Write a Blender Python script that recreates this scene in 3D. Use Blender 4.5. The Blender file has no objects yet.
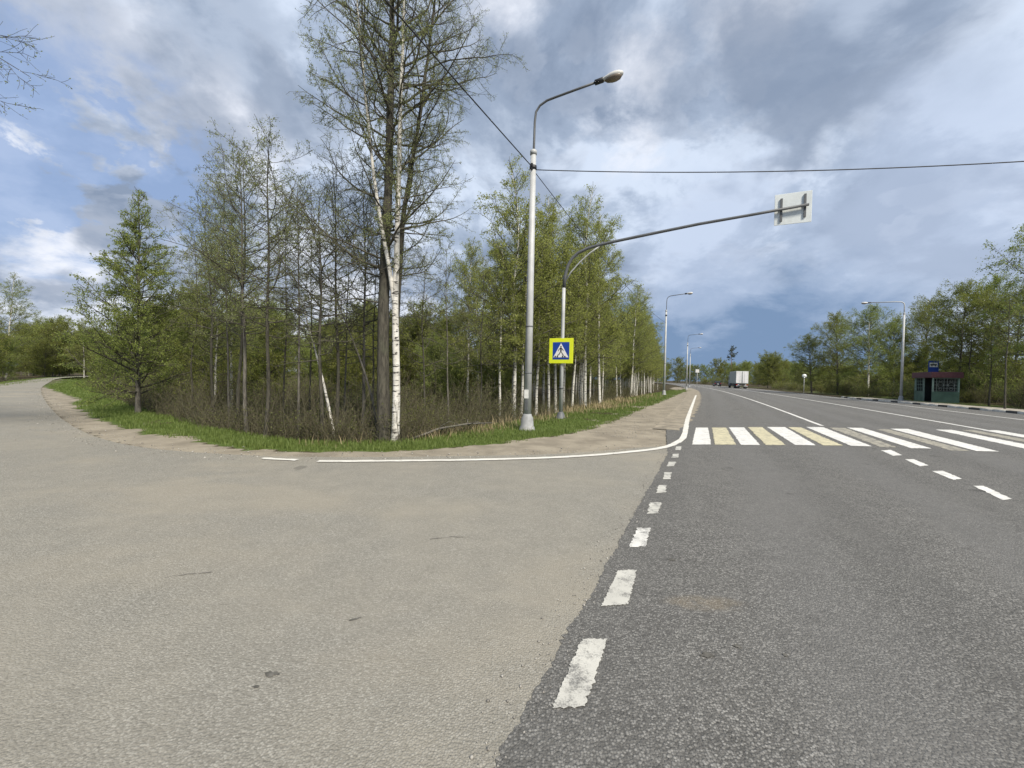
import bpy, bmesh, math, random
import numpy as np
from mathutils import Vector, Matrix

sc = bpy.context.scene
COL = sc.collection
R = math.radians
rng = np.random.default_rng(11)
random.seed(5)

# ------------------------------------------------------------------ camera model (survey of the photograph)
F, CAMH, ROLL = 420.0, 1.5, R(1.3)
Y512 = 381.3 - (708 - 512) * math.tan(ROLL)
PITCH = math.atan((384 - Y512) * math.cos(ROLL) / F)
CR, SR, CP, SP = math.cos(ROLL), math.sin(ROLL), math.cos(PITCH), math.sin(PITCH)
def ray(px, py):
    a = (px - 512) / F; b = (384 - py) / F
    x = a * CR - b * SR; y = a * SR + b * CR
    return (x, CP + y * SP, -SP + y * CP)
def G(px, py, z=0.0):
    d = ray(px, py); t = (z - CAMH) / d[2]
    return (d[0] * t, d[1] * t)
def D(px, py, depth):
    d = ray(px, py); t = depth / d[1]
    return (d[0] * t, depth, CAMH + d[2] * t)
_d = ray(708, 381.3)
TH = math.atan2(_d[0], _d[1]); ST, CT = math.sin(TH), math.cos(TH)
def curve(s): return -0.0005 * max(0.0, s - 15.0) ** 2
def head(s): return -math.atan(0.001 * max(0.0, s - 15.0))      # heading change of the main road
def RD(s, t, bend=True):
    t2 = t + (curve(s) if bend else 0)
    return (s * ST + t2 * CT, s * CT - t2 * ST)
def toST(x, y): return (x * ST + y * CT, x * CT - y * ST)

cam = bpy.data.cameras.new('camera'); camo = bpy.data.objects.new('camera', cam); COL.objects.link(camo)
r_ = Vector((CR, SR * SP, SR * CP)); u_ = Vector((-SR, CR * SP, CR * CP)); f_ = Vector((0, CP, -SP))
M = Matrix.Identity(4)
for i in range(3):
    M[i][0] = r_[i]; M[i][1] = u_[i]; M[i][2] = -f_[i]
M[2][3] = CAMH
camo.matrix_world = M
cam.sensor_width = 36; cam.lens = F / 1024 * 36; cam.clip_start = 0.05; cam.clip_end = 3000
sc.camera = camo
sc.cycles.max_bounces = 6; sc.cycles.diffuse_bounces = 3; sc.cycles.transmission_bounces = 3; sc.cycles.glossy_bounces = 2

# ------------------------------------------------------------------ node helpers
class NT:
    def __init__(s, tree): s.t = tree; s.n = tree.nodes; s.l = tree.links
    def add(s, typ, **kw):
        n = s.n.new(typ)
        for k, v in kw.items(): setattr(n, k, v)
        return n
    def put(s, sock, v):
        if hasattr(v, 'is_output') or isinstance(v, bpy.types.NodeSocket): s.l.new(v, sock)
        elif isinstance(v, (tuple, list)) and len(v) == 3 and sock.type == 'RGBA': sock.default_value = (*v, 1)
        else: sock.default_value = v
    def math(s, op, a, b=None, c=None, clamp=False):
        n = s.add('ShaderNodeMath', operation=op, use_clamp=clamp)
        s.put(n.inputs[0], a)
        if b is not None: s.put(n.inputs[1], b)
        if c is not None: s.put(n.inputs[2], c)
        return n.outputs[0]
    def vmath(s, op, a, b=None):
        n = s.add('ShaderNodeVectorMath', operation=op)
        s.put(n.inputs[0], a)
        if b is not None: s.put(n.inputs[1], b)
        return n.outputs['Value'] if op in ('DOT_PRODUCT', 'LENGTH') else n.outputs[0]
    def mix(s, fac, a, b, blend='MIX'):
        n = s.add('ShaderNodeMix', data_type='RGBA', blend_type=blend)
        s.put(n.inputs[0], fac); s.put(n.inputs[6], a); s.put(n.inputs[7], b)
        return n.outputs[2]
    def noise(s, vec, scale, detail=4, rough=0.55, dist=0.0, col=False):
        n = s.add('ShaderNodeTexNoise')
        if vec is not None: s.l.new(vec, n.inputs['Vector'])
        n.inputs['Scale'].default_value = scale; n.inputs['Detail'].default_value = detail
        n.inputs['Roughness'].default_value = rough; n.inputs['Distortion'].default_value = dist
        return n.outputs['Color'] if col else n.outputs['Fac']
    def voro(s, vec, scale, out='Distance', feature='F1'):
        n = s.add('ShaderNodeTexVoronoi', feature=feature)
        if vec is not None: s.l.new(vec, n.inputs['Vector'])
        n.inputs['Scale'].default_value = scale
        return n.outputs[out]
    def step(s, v, a, b):
        n = s.add('ShaderNodeMapRange', interpolation_type='SMOOTHSTEP')
        s.put(n.inputs[0], v); n.inputs[1].default_value = a; n.inputs[2].default_value = b
        return n.outputs[0]
    def mapping(s, vec, scale=(1, 1, 1), rot=(0, 0, 0), loc=(0, 0, 0)):
        n = s.add('ShaderNodeMapping'); s.l.new(vec, n.inputs[0])
        n.inputs['Scale'].default_value = scale; n.inputs['Rotation'].default_value = rot; n.inputs['Location'].default_value = loc
        return n.outputs[0]
def newmat(name):
    m = bpy.data.materials.new(name); m.use_nodes = True
    t = NT(m.node_tree); b = m.node_tree.nodes['Principled BSDF']
    return m, t, b
def pos(t): return t.add('ShaderNodeNewGeometry').outputs['Position']
def objc(t): return t.add('ShaderNodeTexCoord').outputs['Object']
def bump(t, b, h, strength=0.3, dist=0.01):
    n = t.add('ShaderNodeBump'); n.inputs['Strength'].default_value = strength; n.inputs['Distance'].default_value = dist
    t.l.new(h, n.inputs['Height']); t.l.new(n.outputs[0], b.inputs['Normal'])

def simple(name, col, rough=0.5, metal=0.0, var=0.12, scale=6.0, dirt=None, spec=None):
    m, t, b = newmat(name)
    p = objc(t); n = t.noise(p, scale, 5, 0.6)
    lo = tuple(c * (1 - var) for c in col); hi = tuple(min(1, c * (1 + var)) for c in col)
    c = t.mix(t.step(n, 0.3, 0.7), lo, hi)
    if dirt:
        d = t.step(t.noise(p, scale * 0.4, 6, 0.7), 0.5, 0.72)
        c = t.mix(t.math('MULTIPLY', d, 0.55), c, dirt)
    t.put(b.inputs['Base Color'], c)
    b.inputs['Roughness'].default_value = rough; b.inputs['Metallic'].default_value = metal
    if spec is not None: b.inputs['Specular IOR Level'].default_value = spec
    return m

# ------------------------------------------------------------------ ground materials
def asphalt_color(t, p, lo, mid, hi, tint, tint_amt, scale=1.0, sf=.74):
    """colour and height of worn asphalt with exposed stones"""
    st = t.voro(p, 66 * scale, 'Distance'); cell = t.voro(p, 66 * scale, 'Color')
    sep = t.add('ShaderNodeSeparateColor'); t.l.new(cell, sep.inputs[0])
    fine = t.noise(p, 190 * scale, 4, 0.7); crs = t.noise(p, 34 * scale, 4, 0.7)
    stone = t.math('SUBTRACT', 1.0, t.step(st, 0.30, 0.80))
    rnd = t.math('POWER', sep.outputs[0], 1.8)
    base = t.mix(t.step(t.math('ADD', t.math('MULTIPLY', fine, .6), t.math('MULTIPLY', crs, .4)), 0.36, 0.64), lo, mid)
    c = t.mix(t.math('MULTIPLY', t.math('MULTIPLY', stone, rnd), sf), base, hi)
    pits = t.step(t.noise(p, 48 * scale, 3, .6), .60, .70)
    c = t.mix(t.math('MULTIPLY', pits, .6), c, tuple(x * .6 for x in lo))
    big = t.step(t.noise(p, 0.45, 5, 0.6, 0.6), 0.36, 0.66)
    mid_n = t.step(t.noise(p, 3.3, 5, 0.65), 0.3, 0.75)
    c = t.mix(t.math('MULTIPLY', t.math('MULTIPLY', big, tint_amt), t.math('ADD', 0.55, t.math('MULTIPLY', mid_n, 0.45))), c, tint)
    c = t.mix(t.math('MULTIPLY', t.math('SUBTRACT', 1.0, mid_n), 0.22), c, (lo[0], lo[1], lo[2]))
    h = t.math('ADD', t.math('MULTIPLY', stone, 0.6), t.math('MULTIPLY', fine, 0.5))
    return c, h
def mat_asphalt():
    m, t, b = newmat('dark_asphalt'); p = pos(t)
    c, h = asphalt_color(t, p, (.048, .047, .044), (.165, .162, .154), (.47, .46, .43), (.185, .18, .168), .42, 1.25)
    q = t.mapping(p, (1, 1, 1), (0, 0, TH))                     # along-road wear
    q = t.mapping(q, (1.1, .035, 1))
    st = t.step(t.noise(q, 1.0, 4, .5), .35, .7)
    c = t.mix(t.math('MULTIPLY', st, .38), c, (.105, .104, .10))
    tc = t.math('ADD', t.vmath('DOT_PRODUCT', p, (CT, -ST, 0)), t.math('MULTIPLY', t.math('SUBTRACT', t.noise(p, .25, 3, .5), .5), 1.2))
    wp = None
    for c0 in (.75, 2.55, 5.4, 7.2, 10.2, 12.2):
        g = t.step(t.math('ABSOLUTE', t.math('SUBTRACT', tc, c0)), .62, .1); wp = g if wp is None else t.math('MAXIMUM', wp, g)
    c = t.mix(t.math('MULTIPLY', wp, .38), c, (.165, .163, .158))
    # oil and tar spots
    sp = t.step(t.noise(p, 1.7, 2, .4), .70, .76)
    c = t.mix(t.math('MULTIPLY', sp, .5), c, (.04, .038, .036))
    gx = G(704, 604); dd = t.vmath('LENGTH', t.vmath('MULTIPLY', t.vmath('SUBTRACT', p, (gx[0], gx[1], 0)), (1.0, 2.6, 1)))
    c = t.mix(t.math('MULTIPLY', t.math('MULTIPLY', t.step(dd, .34, .12), t.step(t.noise(p, 9, 4, .6), .3, .6)), .35), c, (.26, .21, .14))
    t.put(b.inputs['Base Color'], c); b.inputs['Roughness'].default_value = .9; b.inputs['Specular IOR Level'].default_value = .25
    bump(t, b, h, .55, .012); return m
def mat_dusty():
    m, t, b = newmat('dusty_asphalt'); p = pos(t)
    c, h = asphalt_color(t, p, (.165, .157, .134), (.30, .287, .252), (.50, .485, .435), (.318, .295, .245), .65, 1.4, .62)
    sand = t.step(t.noise(t.mapping(p, (.55, 1.0, 1), (0, 0, R(-20)), (3, 1, 0)), .5, 4, .55, .4), .50, .68)
    c = t.mix(t.math('MULTIPLY', sand, .42), c, (.345, .31, .245))
    sp = t.step(t.noise(p, 1.3, 2, .4), .715, .74)
    c = t.mix(t.math('MULTIPLY', sp, .45), c, (.10, .095, .085))
    t.put(b.inputs['Base Color'], c); b.inputs['Roughness'].default_value = .95; b.inputs['Specular IOR Level'].default_value = .2
    bump(t, b, h, .5, .012); return m
def mat_dirt(name='sandy_dirt', lo=(.16, .14, .11), hi=(.36, .315, .24)):
    m, t, b = newmat(name); p = pos(t)
    n = t.noise(p, 2.2, 8, .68, .3); f = t.noise(p, 45, 4, .6)
    c = t.mix(t.step(n, .3, .7), lo, hi); c = t.mix(t.math('MULTIPLY', t.step(f, .5, .75), .35), c, (.40, .36, .29))
    t.put(b.inputs['Base Color'], c); b.inputs['Roughness'].default_value = 1
    bump(t, b, t.math('ADD', n, t.math('MULTIPLY', f, .3)), .6, .04); return m
def mat_ground():
    m, t, b = newmat('ground_soil_and_turf'); p = pos(t)
    at = t.add('ShaderNodeAttribute', attribute_name='zone'); sep = t.add('ShaderNodeSeparateColor'); t.l.new(at.outputs['Color'], sep.inputs[0])
    n = t.noise(p, 1.6, 7, .65); f = t.noise(p, 22, 5, .7)
    grass = t.mix(t.step(f, .3, .7), (.05, .085, .018), (.12, .16, .045))
    grass = t.mix(t.math('MULTIPLY', t.step(n, .5, .72), .5), grass, (.15, .135, .06))
    dirt = t.mix(t.step(t.noise(p, 1.3, 8, .62, .3), .3, .7), (.215, .19, .15), (.335, .298, .235))
    dirt = t.mix(t.math('MULTIPLY', t.step(f, .55, .7), .4), dirt, (.15, .13, .10))
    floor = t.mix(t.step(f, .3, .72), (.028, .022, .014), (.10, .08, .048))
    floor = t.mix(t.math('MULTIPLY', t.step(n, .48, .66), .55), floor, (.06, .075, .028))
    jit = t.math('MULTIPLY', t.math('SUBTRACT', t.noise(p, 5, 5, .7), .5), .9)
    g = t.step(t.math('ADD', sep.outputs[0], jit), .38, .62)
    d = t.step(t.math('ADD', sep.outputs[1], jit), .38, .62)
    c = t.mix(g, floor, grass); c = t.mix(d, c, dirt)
    t.put(b.inputs['Base Color'], c); b.inputs['Roughness'].default_value = 1; b.inputs['Specular IOR Level'].default_value = .1
    bump(t, b, t.math('ADD', t.math('MULTIPLY', n, .2), f), .35, .02); return m
def mat_paint(name, col, wear=.5, under=(.11, .108, .105)):
    m, t, b = newmat(name); p = pos(t)
    n = t.noise(p, 7, 8, .72); f = t.noise(p, 120, 3, .6); stn = t.voro(p, 70)
    a = t.math('ADD', t.math('MULTIPLY', n, .75), t.math('MULTIPLY', f, .35))
    k = t.step(a, .62 - .12 * wear, .80 - .10 * wear)
    c = t.mix(t.step(t.noise(p, 2.5, 5, .6), .3, .7), tuple(x * .84 for x in col), col)
    c = t.mix(t.math('MULTIPLY', t.step(stn, .0, .3), .0), c, under)
    c = t.mix(t.math('MULTIPLY', k, min(1.0, .45 + wear * .5)), c, under)
    t.put(b.inputs['Base Color'], c); b.inputs['Roughness'].default_value = .75
    bump(t, b, f, .3, .006); return m

M_ASPH, M_DUST, M_DIRT, M_GROUND = mat_asphalt(), mat_dusty(), mat_dirt(), mat_ground()
M_WHITE = mat_paint('white_road_paint', (.74, .73, .69), .6)
M_WORN = mat_paint('worn_white_road_paint', (.70, .69, .65), .95)
M_YELL = mat_paint('yellow_road_paint', (.60, .55, .37), .8)
M_YWORN = mat_paint('worn_yellow_road_paint', (.42, .39, .31), 1.2)
M_DASH = mat_paint('greyed_dash_paint', (.56, .55, .50), .9)
M_DUSTLINE = mat_paint('dusty_white_line_paint', (.74, .72, .66), .5, (.28, .26, .22))

# ------------------------------------------------------------------ mesh helpers
def tag(o, label=None, cat=None, group=None, kind=None):
    if label: o['label'] = label
    if cat: o['category'] = cat
    if group: o['group'] = group
    if kind: o['kind'] = kind
    return o
def empty(name, loc=(0, 0, 0), rz=0.0, scale=1.0):
    o = bpy.data.objects.new(name, None); COL.objects.link(o)
    o.location = loc; o.rotation_euler = (0, 0, rz); o.scale = (scale,) * 3; o.empty_display_size = .3
    return o
def copy_tree(o, parent=None):
    c = o.copy(); COL.objects.link(c)
    if parent: c.parent = parent
    for ch in o.children: copy_tree(ch, c)
    return c
def npmesh(name, V, Q, mats, midx=None, smooth=False, parent=None):
    V = np.asarray(V, np.float32).reshape(-1, 3); Q = np.asarray(Q, np.int32).reshape(-1, 4)
    me = bpy.data.meshes.new(name)
    me.vertices.add(len(V)); me.vertices.foreach_set('co', V.ravel())
    me.loops.add(Q.size); me.loops.foreach_set('vertex_index', Q.ravel())
    me.polygons.add(len(Q)); me.polygons.foreach_set('loop_start', np.arange(0, Q.size, 4, dtype=np.int32))
    for m in mats: me.materials.append(m)
    if midx is not None: me.polygons.foreach_set('material_index', np.asarray(midx, np.int32))
    if smooth is True: me.polygons.foreach_set('use_smooth', np.ones(len(Q), bool))
    elif smooth is not False: me.polygons.foreach_set('use_smooth', np.asarray(smooth, bool))
    me.update(calc_edges=True)
    o = bpy.data.objects.new(name, me); COL.objects.link(o)
    if parent: o.parent = parent
    return o
class MB:
    def __init__(s): s.bm = bmesh.new()
    def box(s, c, size, rz=0, bevel=0.0, rx=0, ry=0):
        bm = bmesh.new(); bmesh.ops.create_cube(bm, size=1)
        bmesh.ops.scale(bm, vec=size, verts=bm.verts)
        if bevel: bmesh.ops.bevel(bm, geom=bm.edges[:], offset=bevel, segments=2, affect='EDGES', profile=.5)
        Mx = Matrix.Translation(c) @ Matrix.Rotation(rz, 4, 'Z') @ Matrix.Rotation(ry, 4, 'Y') @ Matrix.Rotation(rx, 4, 'X')
        s._merge(bm, Mx); return s
    def _merge(s, bm, Mx=None):
        if Mx is not None: bmesh.ops.transform(bm, matrix=Mx, verts=bm.verts)
        me = bpy.data.meshes.new('tmp'); bm.to_mesh(me); bm.free(); s.bm.from_mesh(me); bpy.data.meshes.remove(me)
    def prism(s, poly, h0, h1, Mx=Matrix.Identity(4)):      # poly in xy, extruded along z
        bm = bmesh.new()
        lo = [bm.verts.new((x, y, h0)) for x, y in poly]; hi = [bm.verts.new((x, y, h1)) for x, y in poly]
        n = len(poly); bm.faces.new(lo[::-1]); bm.faces.new(hi)
        for i in range(n): bm.faces.new((lo[i], lo[(i + 1) % n], hi[(i + 1) % n], hi[i]))
        bmesh.ops.recalc_face_normals(bm, faces=bm.faces)
        s._merge(bm, Mx); return s
    def lathe(s, prof, seg=20, Mx=Matrix.Identity(4)):       # prof list of (r,z)
        bm = bmesh.new(); rings = []
        for r, z in prof:
            rings.append([bm.verts.new((r * math.cos(2 * math.pi * k / seg), r * math.sin(2 * math.pi * k / seg), z)) for k in range(seg)])
        for a, b in zip(rings, rings[1:]):
            for k in range(seg): bm.faces.new((a[k], a[(k + 1) % seg], b[(k + 1) % seg], b[k]))
        bm.faces.new(rings[0][::-1]); bm.faces.new(rings[-1])
        for f in bm.faces: f.smooth = True
        s._merge(bm, Mx); return s
    def tube(s, pts, rad, seg=10):
        pts = [Vector(p) for p in pts]; n = len(pts)
        rad = rad if isinstance(rad, (list, tuple)) else [rad] * n
        bm = bmesh.new(); rings = []; ref = None
        for i, p in enumerate(pts):
            tn = (pts[min(i + 1, n - 1)] - pts[max(i - 1, 0)]).normalized()
            if ref is None:
                ref = Vector((0, 0, 1)) if abs(tn.z) < .9 else Vector((1, 0, 0)); ref = tn.cross(ref).normalized()
            ref = (ref - tn * ref.dot(tn)).normalized(); b = tn.cross(ref)
            rings.append([bm.verts.new(p + (ref * math.cos(2 * math.pi * k / seg) + b * math.sin(2 * math.pi * k / seg)) * rad[i]) for k in range(seg)])
        for a, b in zip(rings, rings[1:]):
            for k in range(seg):
                f = bm.faces.new((a[k], a[(k + 1) % seg], b[(k + 1) % seg], b[k])); f.smooth = True
        bm.faces.new(rings[0][::-1]); bm.faces.new(rings[-1])
        bmesh.ops.recalc_face_normals(bm, faces=bm.faces)
        s._merge(bm); return s
    def build(s, name, mat, parent=None):
        me = bpy.data.meshes.new(name); s.bm.to_mesh(me); s.bm.free()
        me.materials.append(mat)
        o = bpy.data.objects.new(name, me); COL.objects.link(o)
        if parent: o.parent = parent
        return o
def strip(name, A, B, z, mat, cols=1):
    """sheet between two polylines of equal length"""
    A = np.array(A, float); B = np.array(B, float); n = len(A); K = cols + 1
    V = []
    for i in range(n):
        for k in range(K):
            p = A[i] * (1 - k / cols) + B[i] * (k / cols); V.append((p[0], p[1], z))
    Q = [(i * K + k, i * K + k + 1, (i + 1) * K + k + 1, (i + 1) * K + k) for i in range(n - 1) for k in range(cols)]
    return npmesh(name, V, Q, [mat])
def poly_sheet(name, polys, z, mat):
    bm = bmesh.new()
    for P in polys:
        f = bm.faces.new([bm.verts.new((x, y, z)) for x, y in P])
        if f.normal.z < 0 or f.calc_area() and (f.normal_update() or f.normal.z < 0): f.normal_flip()
    bmesh.ops.triangulate(bm, faces=bm.faces[:])
    me = bpy.data.meshes.new(name); bm.to_mesh(me); bm.free(); me.materials.append(mat)
    o = bpy.data.objects.new(name, me); COL.objects.link(o); return o
def rough_poly(P, amp, step=.05):
    out = []
    n = len(P)
    for i in range(n):
        a = np.array(P[i]); b = np.array(P[(i + 1) % n]); L = np.linalg.norm(b - a); k = max(1, int(L / step))
        nrm = np.array((b[1] - a[1], a[0] - b[0])) / max(L, 1e-6)
        for j in range(k):
            q = a + (b - a) * j / k
            if j: q = q + nrm * rng.normal(0, amp)
            out.append((q[0], q[1]))
    return out
def resample(P, step):
    P = np.array(P, float); d = np.r_[0, np.cumsum(np.linalg.norm(np.diff(P, axis=0), axis=1))]
    n = max(2, int(d[-1] / step) + 1); u = np.linspace(0, d[-1], n)
    return np.c_[np.interp(u, d, P[:, 0]), np.interp(u, d, P[:, 1])]
def smooth_line(P, step, it=2):
    P = [np.array(p, float) for p in P]
    for _ in range(it):
        Q = [P[0]]
        for a, b in zip(P, P[1:]): Q += [a * .75 + b * .25, a * .25 + b * .75]
        Q.append(P[-1]); P = Q
    return resample(P, step)
def dist_poly(X, Y, P):
    """distance from points to polyline"""
    P = np.array(P, float); best = np.full(X.shape, 1e9)
    for a, b in zip(P, P[1:]):
        d = b - a; L2 = (d ** 2).sum() + 1e-9
        u = np.clip(((X - a[0]) * d[0] + (Y - a[1]) * d[1]) / L2, 0, 1)
        best = np.minimum(best, np.hypot(X - a[0] - u * d[0], Y - a[1] - u * d[1]))
    return best
def inside(X, Y, P):
    P = np.array(P, float); res = np.zeros(X.shape, bool); n = len(P)
    for i in range(n):
        x0, y0 = P[i]; x1, y1 = P[(i + 1) % n]
        c = ((y0 > Y) != (y1 > Y)) & (X < (x1 - x0) * (Y - y0) / (y1 - y0 + 1e-12) + x0)
        res ^= c
    return res
def sstep(v, a, b):
    t = np.clip((v - a) / (b - a), 0, 1); return t * t * (3 - 2 * t)

# ------------------------------------------------------------------ layout curves
edge_px = [(672, 446), (655, 446.5), (625, 449), (590, 452), (540, 455), (450, 456.5), (350, 457.5), (265, 456.5), (200, 453), (150, 449), (105, 441), (72, 427), (52, 411), (42, 396), (40, 388)]
pave_R = [G(*p) for p in edge_px] + [(-42.5, 38.5), (-55, 50.5), (-66, 63), (-74, 80), (-78, 110), (-80, 140)]
pave_L = [(-1.2, -14), (-6.0, -8.5), (-8.5, 1.0), (-17, 9.9), (-29, 21.8), (-41, 33.4), (-60, 54), (-72, 70), (-79.5, 85), (-83.5, 112), (-85.5, 140)]
pave_R_s = smooth_line(pave_R, .35); pave_L_s = smooth_line(pave_L, .5)
side_poly = [RD(10.2, -.6), *map(tuple, pave_R_s), *map(tuple, pave_L_s[::-1]), RD(-25, -5), RD(-25, -.6)]
grass_out_px = [(40, 386), (47, 389), (62, 394), (76, 399), (68, 405), (100, 423), (160, 438), (250, 450), (330, 453), (420, 450), (500, 444), (560, 436), (610, 424), (640, 410), (668, 399), (683, 392.5), (700, 387.5)]
grass_in_px = [(70, 377), (100, 398), (130, 411), (190, 428), (260, 440), (330, 444.5), (400, 444), (450, 436), (500, 425), (560, 414), (600, 404), (650, 394), (685, 389)]
grass_out = [G(*p) for p in grass_out_px]; grass_in = [G(*p) for p in grass_in_px]
grass_poly = grass_out + grass_in[::-1]
def main_left(s):
    if s < 9.0: return -.70
    if s < 14: return -.70 - .45 * (s - 9) / 5
    return -1.15
def main_right(s):
    if s < 36: return 16.7
    if s < 56: return 16.7 - 2.1 * (s - 36) / 20
    return 14.6

# ground: one sheet to the horizon
def axis(lo, hi, dlo, dhi, fine):
    mid = np.arange(dlo, dhi + 1e-6, fine)
    a = [dlo]; st = fine
    while a[-1] > lo: st *= 1.18; a.append(a[-1] - st)
    b = [dhi]; st = fine
    while b[-1] < hi: st *= 1.18; b.append(b[-1] + st)
    return np.r_[np.array(a[1:])[::-1], mid, np.array(b[1:])]
ax = axis(-1500, 1500, -32, 22, .2); ay = axis(-1200, 1800, 4, 52, .2)
GX, GY = np.meshgrid(ax, ay)
S_, T_ = GX * ST + GY * CT, GX * CT - GY * ST
Tb = T_ + .0005 * np.clip(S_ - 15, 0, 400) ** 2
d_side = np.where(inside(GX, GY, side_poly), 0, dist_poly(GX, GY, [*pave_R_s[::3]])); d_side = np.where(inside(GX, GY, side_poly), 0, np.minimum(d_side, dist_poly(GX, GY, pave_L_s[::3])))
d_main = np.maximum(np.maximum(-1.2 - Tb, Tb - 19.5), 0)
d_road = np.minimum(d_side, d_main)
in_gr = inside(GX, GY, grass_poly); d_gin = dist_poly(GX, GY, grass_in)
shoulder = [G(*p) for p in edge_px] + grass_out + [RD(60, -.9), RD(10, -.6)]
in_sh = inside(GX, GY, shoulder)
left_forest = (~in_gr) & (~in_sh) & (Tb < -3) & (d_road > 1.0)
def vnoise(x, y, sc):
    return (np.sin(x * sc + 1.3 * np.sin(y * sc * .7)) + np.sin(y * sc * 1.3 + 1.7 * np.sin(x * sc * .6 + 2)) + np.sin((x + y) * sc * 2.1 + 1) * .5) / 2.5
Z = -.012 + .05 * sstep(d_road, .4, 3) * (vnoise(GX, GY, 1.1) + .3) + .16 * sstep(d_road, 2, 12) * vnoise(GX, GY, .35)
ditch = np.where(left_forest, sstep(d_gin, 0.0, 1.8), 0) * np.where(T_ < -3, 1, 0) * np.where(GY > 4, 1, 0)
Z -= .55 * ditch
Z = np.where(Tb > 19.5, Z + .25 * sstep(Tb, 20, 27), Z)
d_go = dist_poly(GX, GY, grass_out); ed = vnoise(GX * 1.9, GY * 1.9, 2.2) * .22 + rng.normal(0, .10, GX.shape)
gd = sstep(np.where(in_gr, d_go, -d_go) + ed, -.12, .28) * (in_gr | in_sh)
gd = gd * (1 - .8 * sstep(vnoise(GX + 3, GY - 7, 1.3) + rng.normal(0, .15, GX.shape), .55, .75))
grass_w = np.maximum(gd, np.where(in_gr & (d_go > .5), .3, 0))
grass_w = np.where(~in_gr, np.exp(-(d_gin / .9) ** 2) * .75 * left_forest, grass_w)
grass_w = np.where(Tb > 17, np.maximum(grass_w, .55 * (1 - sstep(Tb, 22, 26))), grass_w)
grass_w = np.where((T_ < -8) & (d_side < 3.5) & (d_side > .1) & (~in_gr) & inside(GX, GY, [(-200, 0), (-3, -3), *map(tuple, pave_L_s), (-200, 140)]), .8, grass_w)
dirt_w = np.where((~in_gr) & (d_road < 4.5) & (Tb < -.5) & (dist_poly(GX, GY, grass_out) < 4) & inside(GX, GY, [*map(tuple, pave_R_s[:]), *grass_out, RD(60, -.5), RD(10, -.5)]), 1.0, 0)
dirt_w = np.where((~left_forest) & (~in_gr) & (Tb < -.6) & (T_ > -7) & (S_ > 8) & (GX > -3), 1.0, dirt_w)
dirt_w = np.where((in_sh | (in_gr & (d_go < .8))) & (Tb < -.5), 1 - sstep(grass_w, .25, .6), dirt_w)
dirt_w = np.where((d_side > 0) & (d_side < .45) & (~in_gr), np.maximum(dirt_w, .9), dirt_w)
nx, ny = len(ax), len(ay)
idx = np.arange(nx * ny).reshape(ny, nx)
Q = np.stack([idx[:-1, :-1], idx[:-1, 1:], idx[1:, 1:], idx[1:, :-1]], -1).reshape(-1, 4)
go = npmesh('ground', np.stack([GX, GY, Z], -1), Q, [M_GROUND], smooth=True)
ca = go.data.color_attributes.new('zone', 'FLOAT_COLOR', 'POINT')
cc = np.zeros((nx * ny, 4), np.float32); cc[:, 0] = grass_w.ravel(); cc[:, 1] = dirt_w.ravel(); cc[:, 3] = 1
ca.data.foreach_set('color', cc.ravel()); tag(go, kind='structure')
def gz(x, y):
    i = int(np.clip(np.searchsorted(ax, x) - 1, 0, nx - 2)); j = int(np.clip(np.searchsorted(ay, y) - 1, 0, ny - 2))
    fx = (x - ax[i]) / (ax[i + 1] - ax[i]); fy = (y - ay[j]) / (ay[j + 1] - ay[j])
    return float((Z[j, i] * (1 - fx) + Z[j, i + 1] * fx) * (1 - fy) + (Z[j + 1, i] * (1 - fx) + Z[j + 1, i + 1] * fx) * fy)
def gz_v(x, y):
    i = np.clip(np.searchsorted(ax, x) - 1, 0, nx - 2); j = np.clip(np.searchsorted(ay, y) - 1, 0, ny - 2)
    return Z[j, i]
def lookup(A, x, y):
    i = np.clip(np.searchsorted(ax, x) - 1, 0, nx - 1); j = np.clip(np.searchsorted(ay, y) - 1, 0, ny - 1)
    return A[j, i]

# roads
def wob(n, amp): 
    w = np.cumsum(rng.normal(0, 1, n)); w -= np.linspace(w[0], w[-1], n); w /= max(1e-6, np.abs(w).max()); return w * amp
ss = np.r_[np.arange(-60, -2, 2.0), np.arange(-2, 6, .025), np.arange(6, 20, .06), np.arange(20, 60, .5), np.arange(60, 420, 3.0)]
jag = rng.normal(0, .007, len(ss)) + .008 * np.sin(ss * 2.1 + np.sin(ss * 5)) * (ss < 60) + .005 * np.sin(ss * 9.1 + 2 * np.sin(ss * 3.3)) * (ss < 20)
strip('main_road', [RD(s, main_left(s) + j) for s, j in zip(ss, jag)], [RD(s, main_right(s)) for s in ss], .008, M_ASPH, 3)
tag(bpy.data.objects['main_road'], kind='structure')
bm = bmesh.new()
f = bm.faces.new([bm.verts.new((x, y, .004)) for x, y in side_poly])
bmesh.ops.triangulate(bm, faces=[f]); bmesh.ops.recalc_face_normals(bm, faces=bm.faces)
if sum(f.normal.z for f in bm.faces) < 0: bmesh.ops.reverse_faces(bm, faces=bm.faces)
me = bpy.data.meshes.new('side_road'); bm.to_mesh(me); bm.free(); me.materials.append(M_DUST)
o = bpy.data.objects.new('side_road', me); COL.objects.link(o); tag(o, kind='structure')
# sand drifted along the road edge
sa = np.arange(13.5, 95, .4)
w1 = np.interp(sa, [13.5, 16, 30, 50, 70, 95], [.02, .25, .55, .9, 1.3, 1.2])
o = strip('sand_strip', [RD(s, -1.5) for s in sa], [RD(s, -.75 + .0 * w + w * .75 + .08 * math.sin(s * 3) + .05 * math.sin(s * 7.7)) for s, w in zip(sa, w1)], .012, M_DIRT, 4); tag(o, kind='structure')

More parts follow.
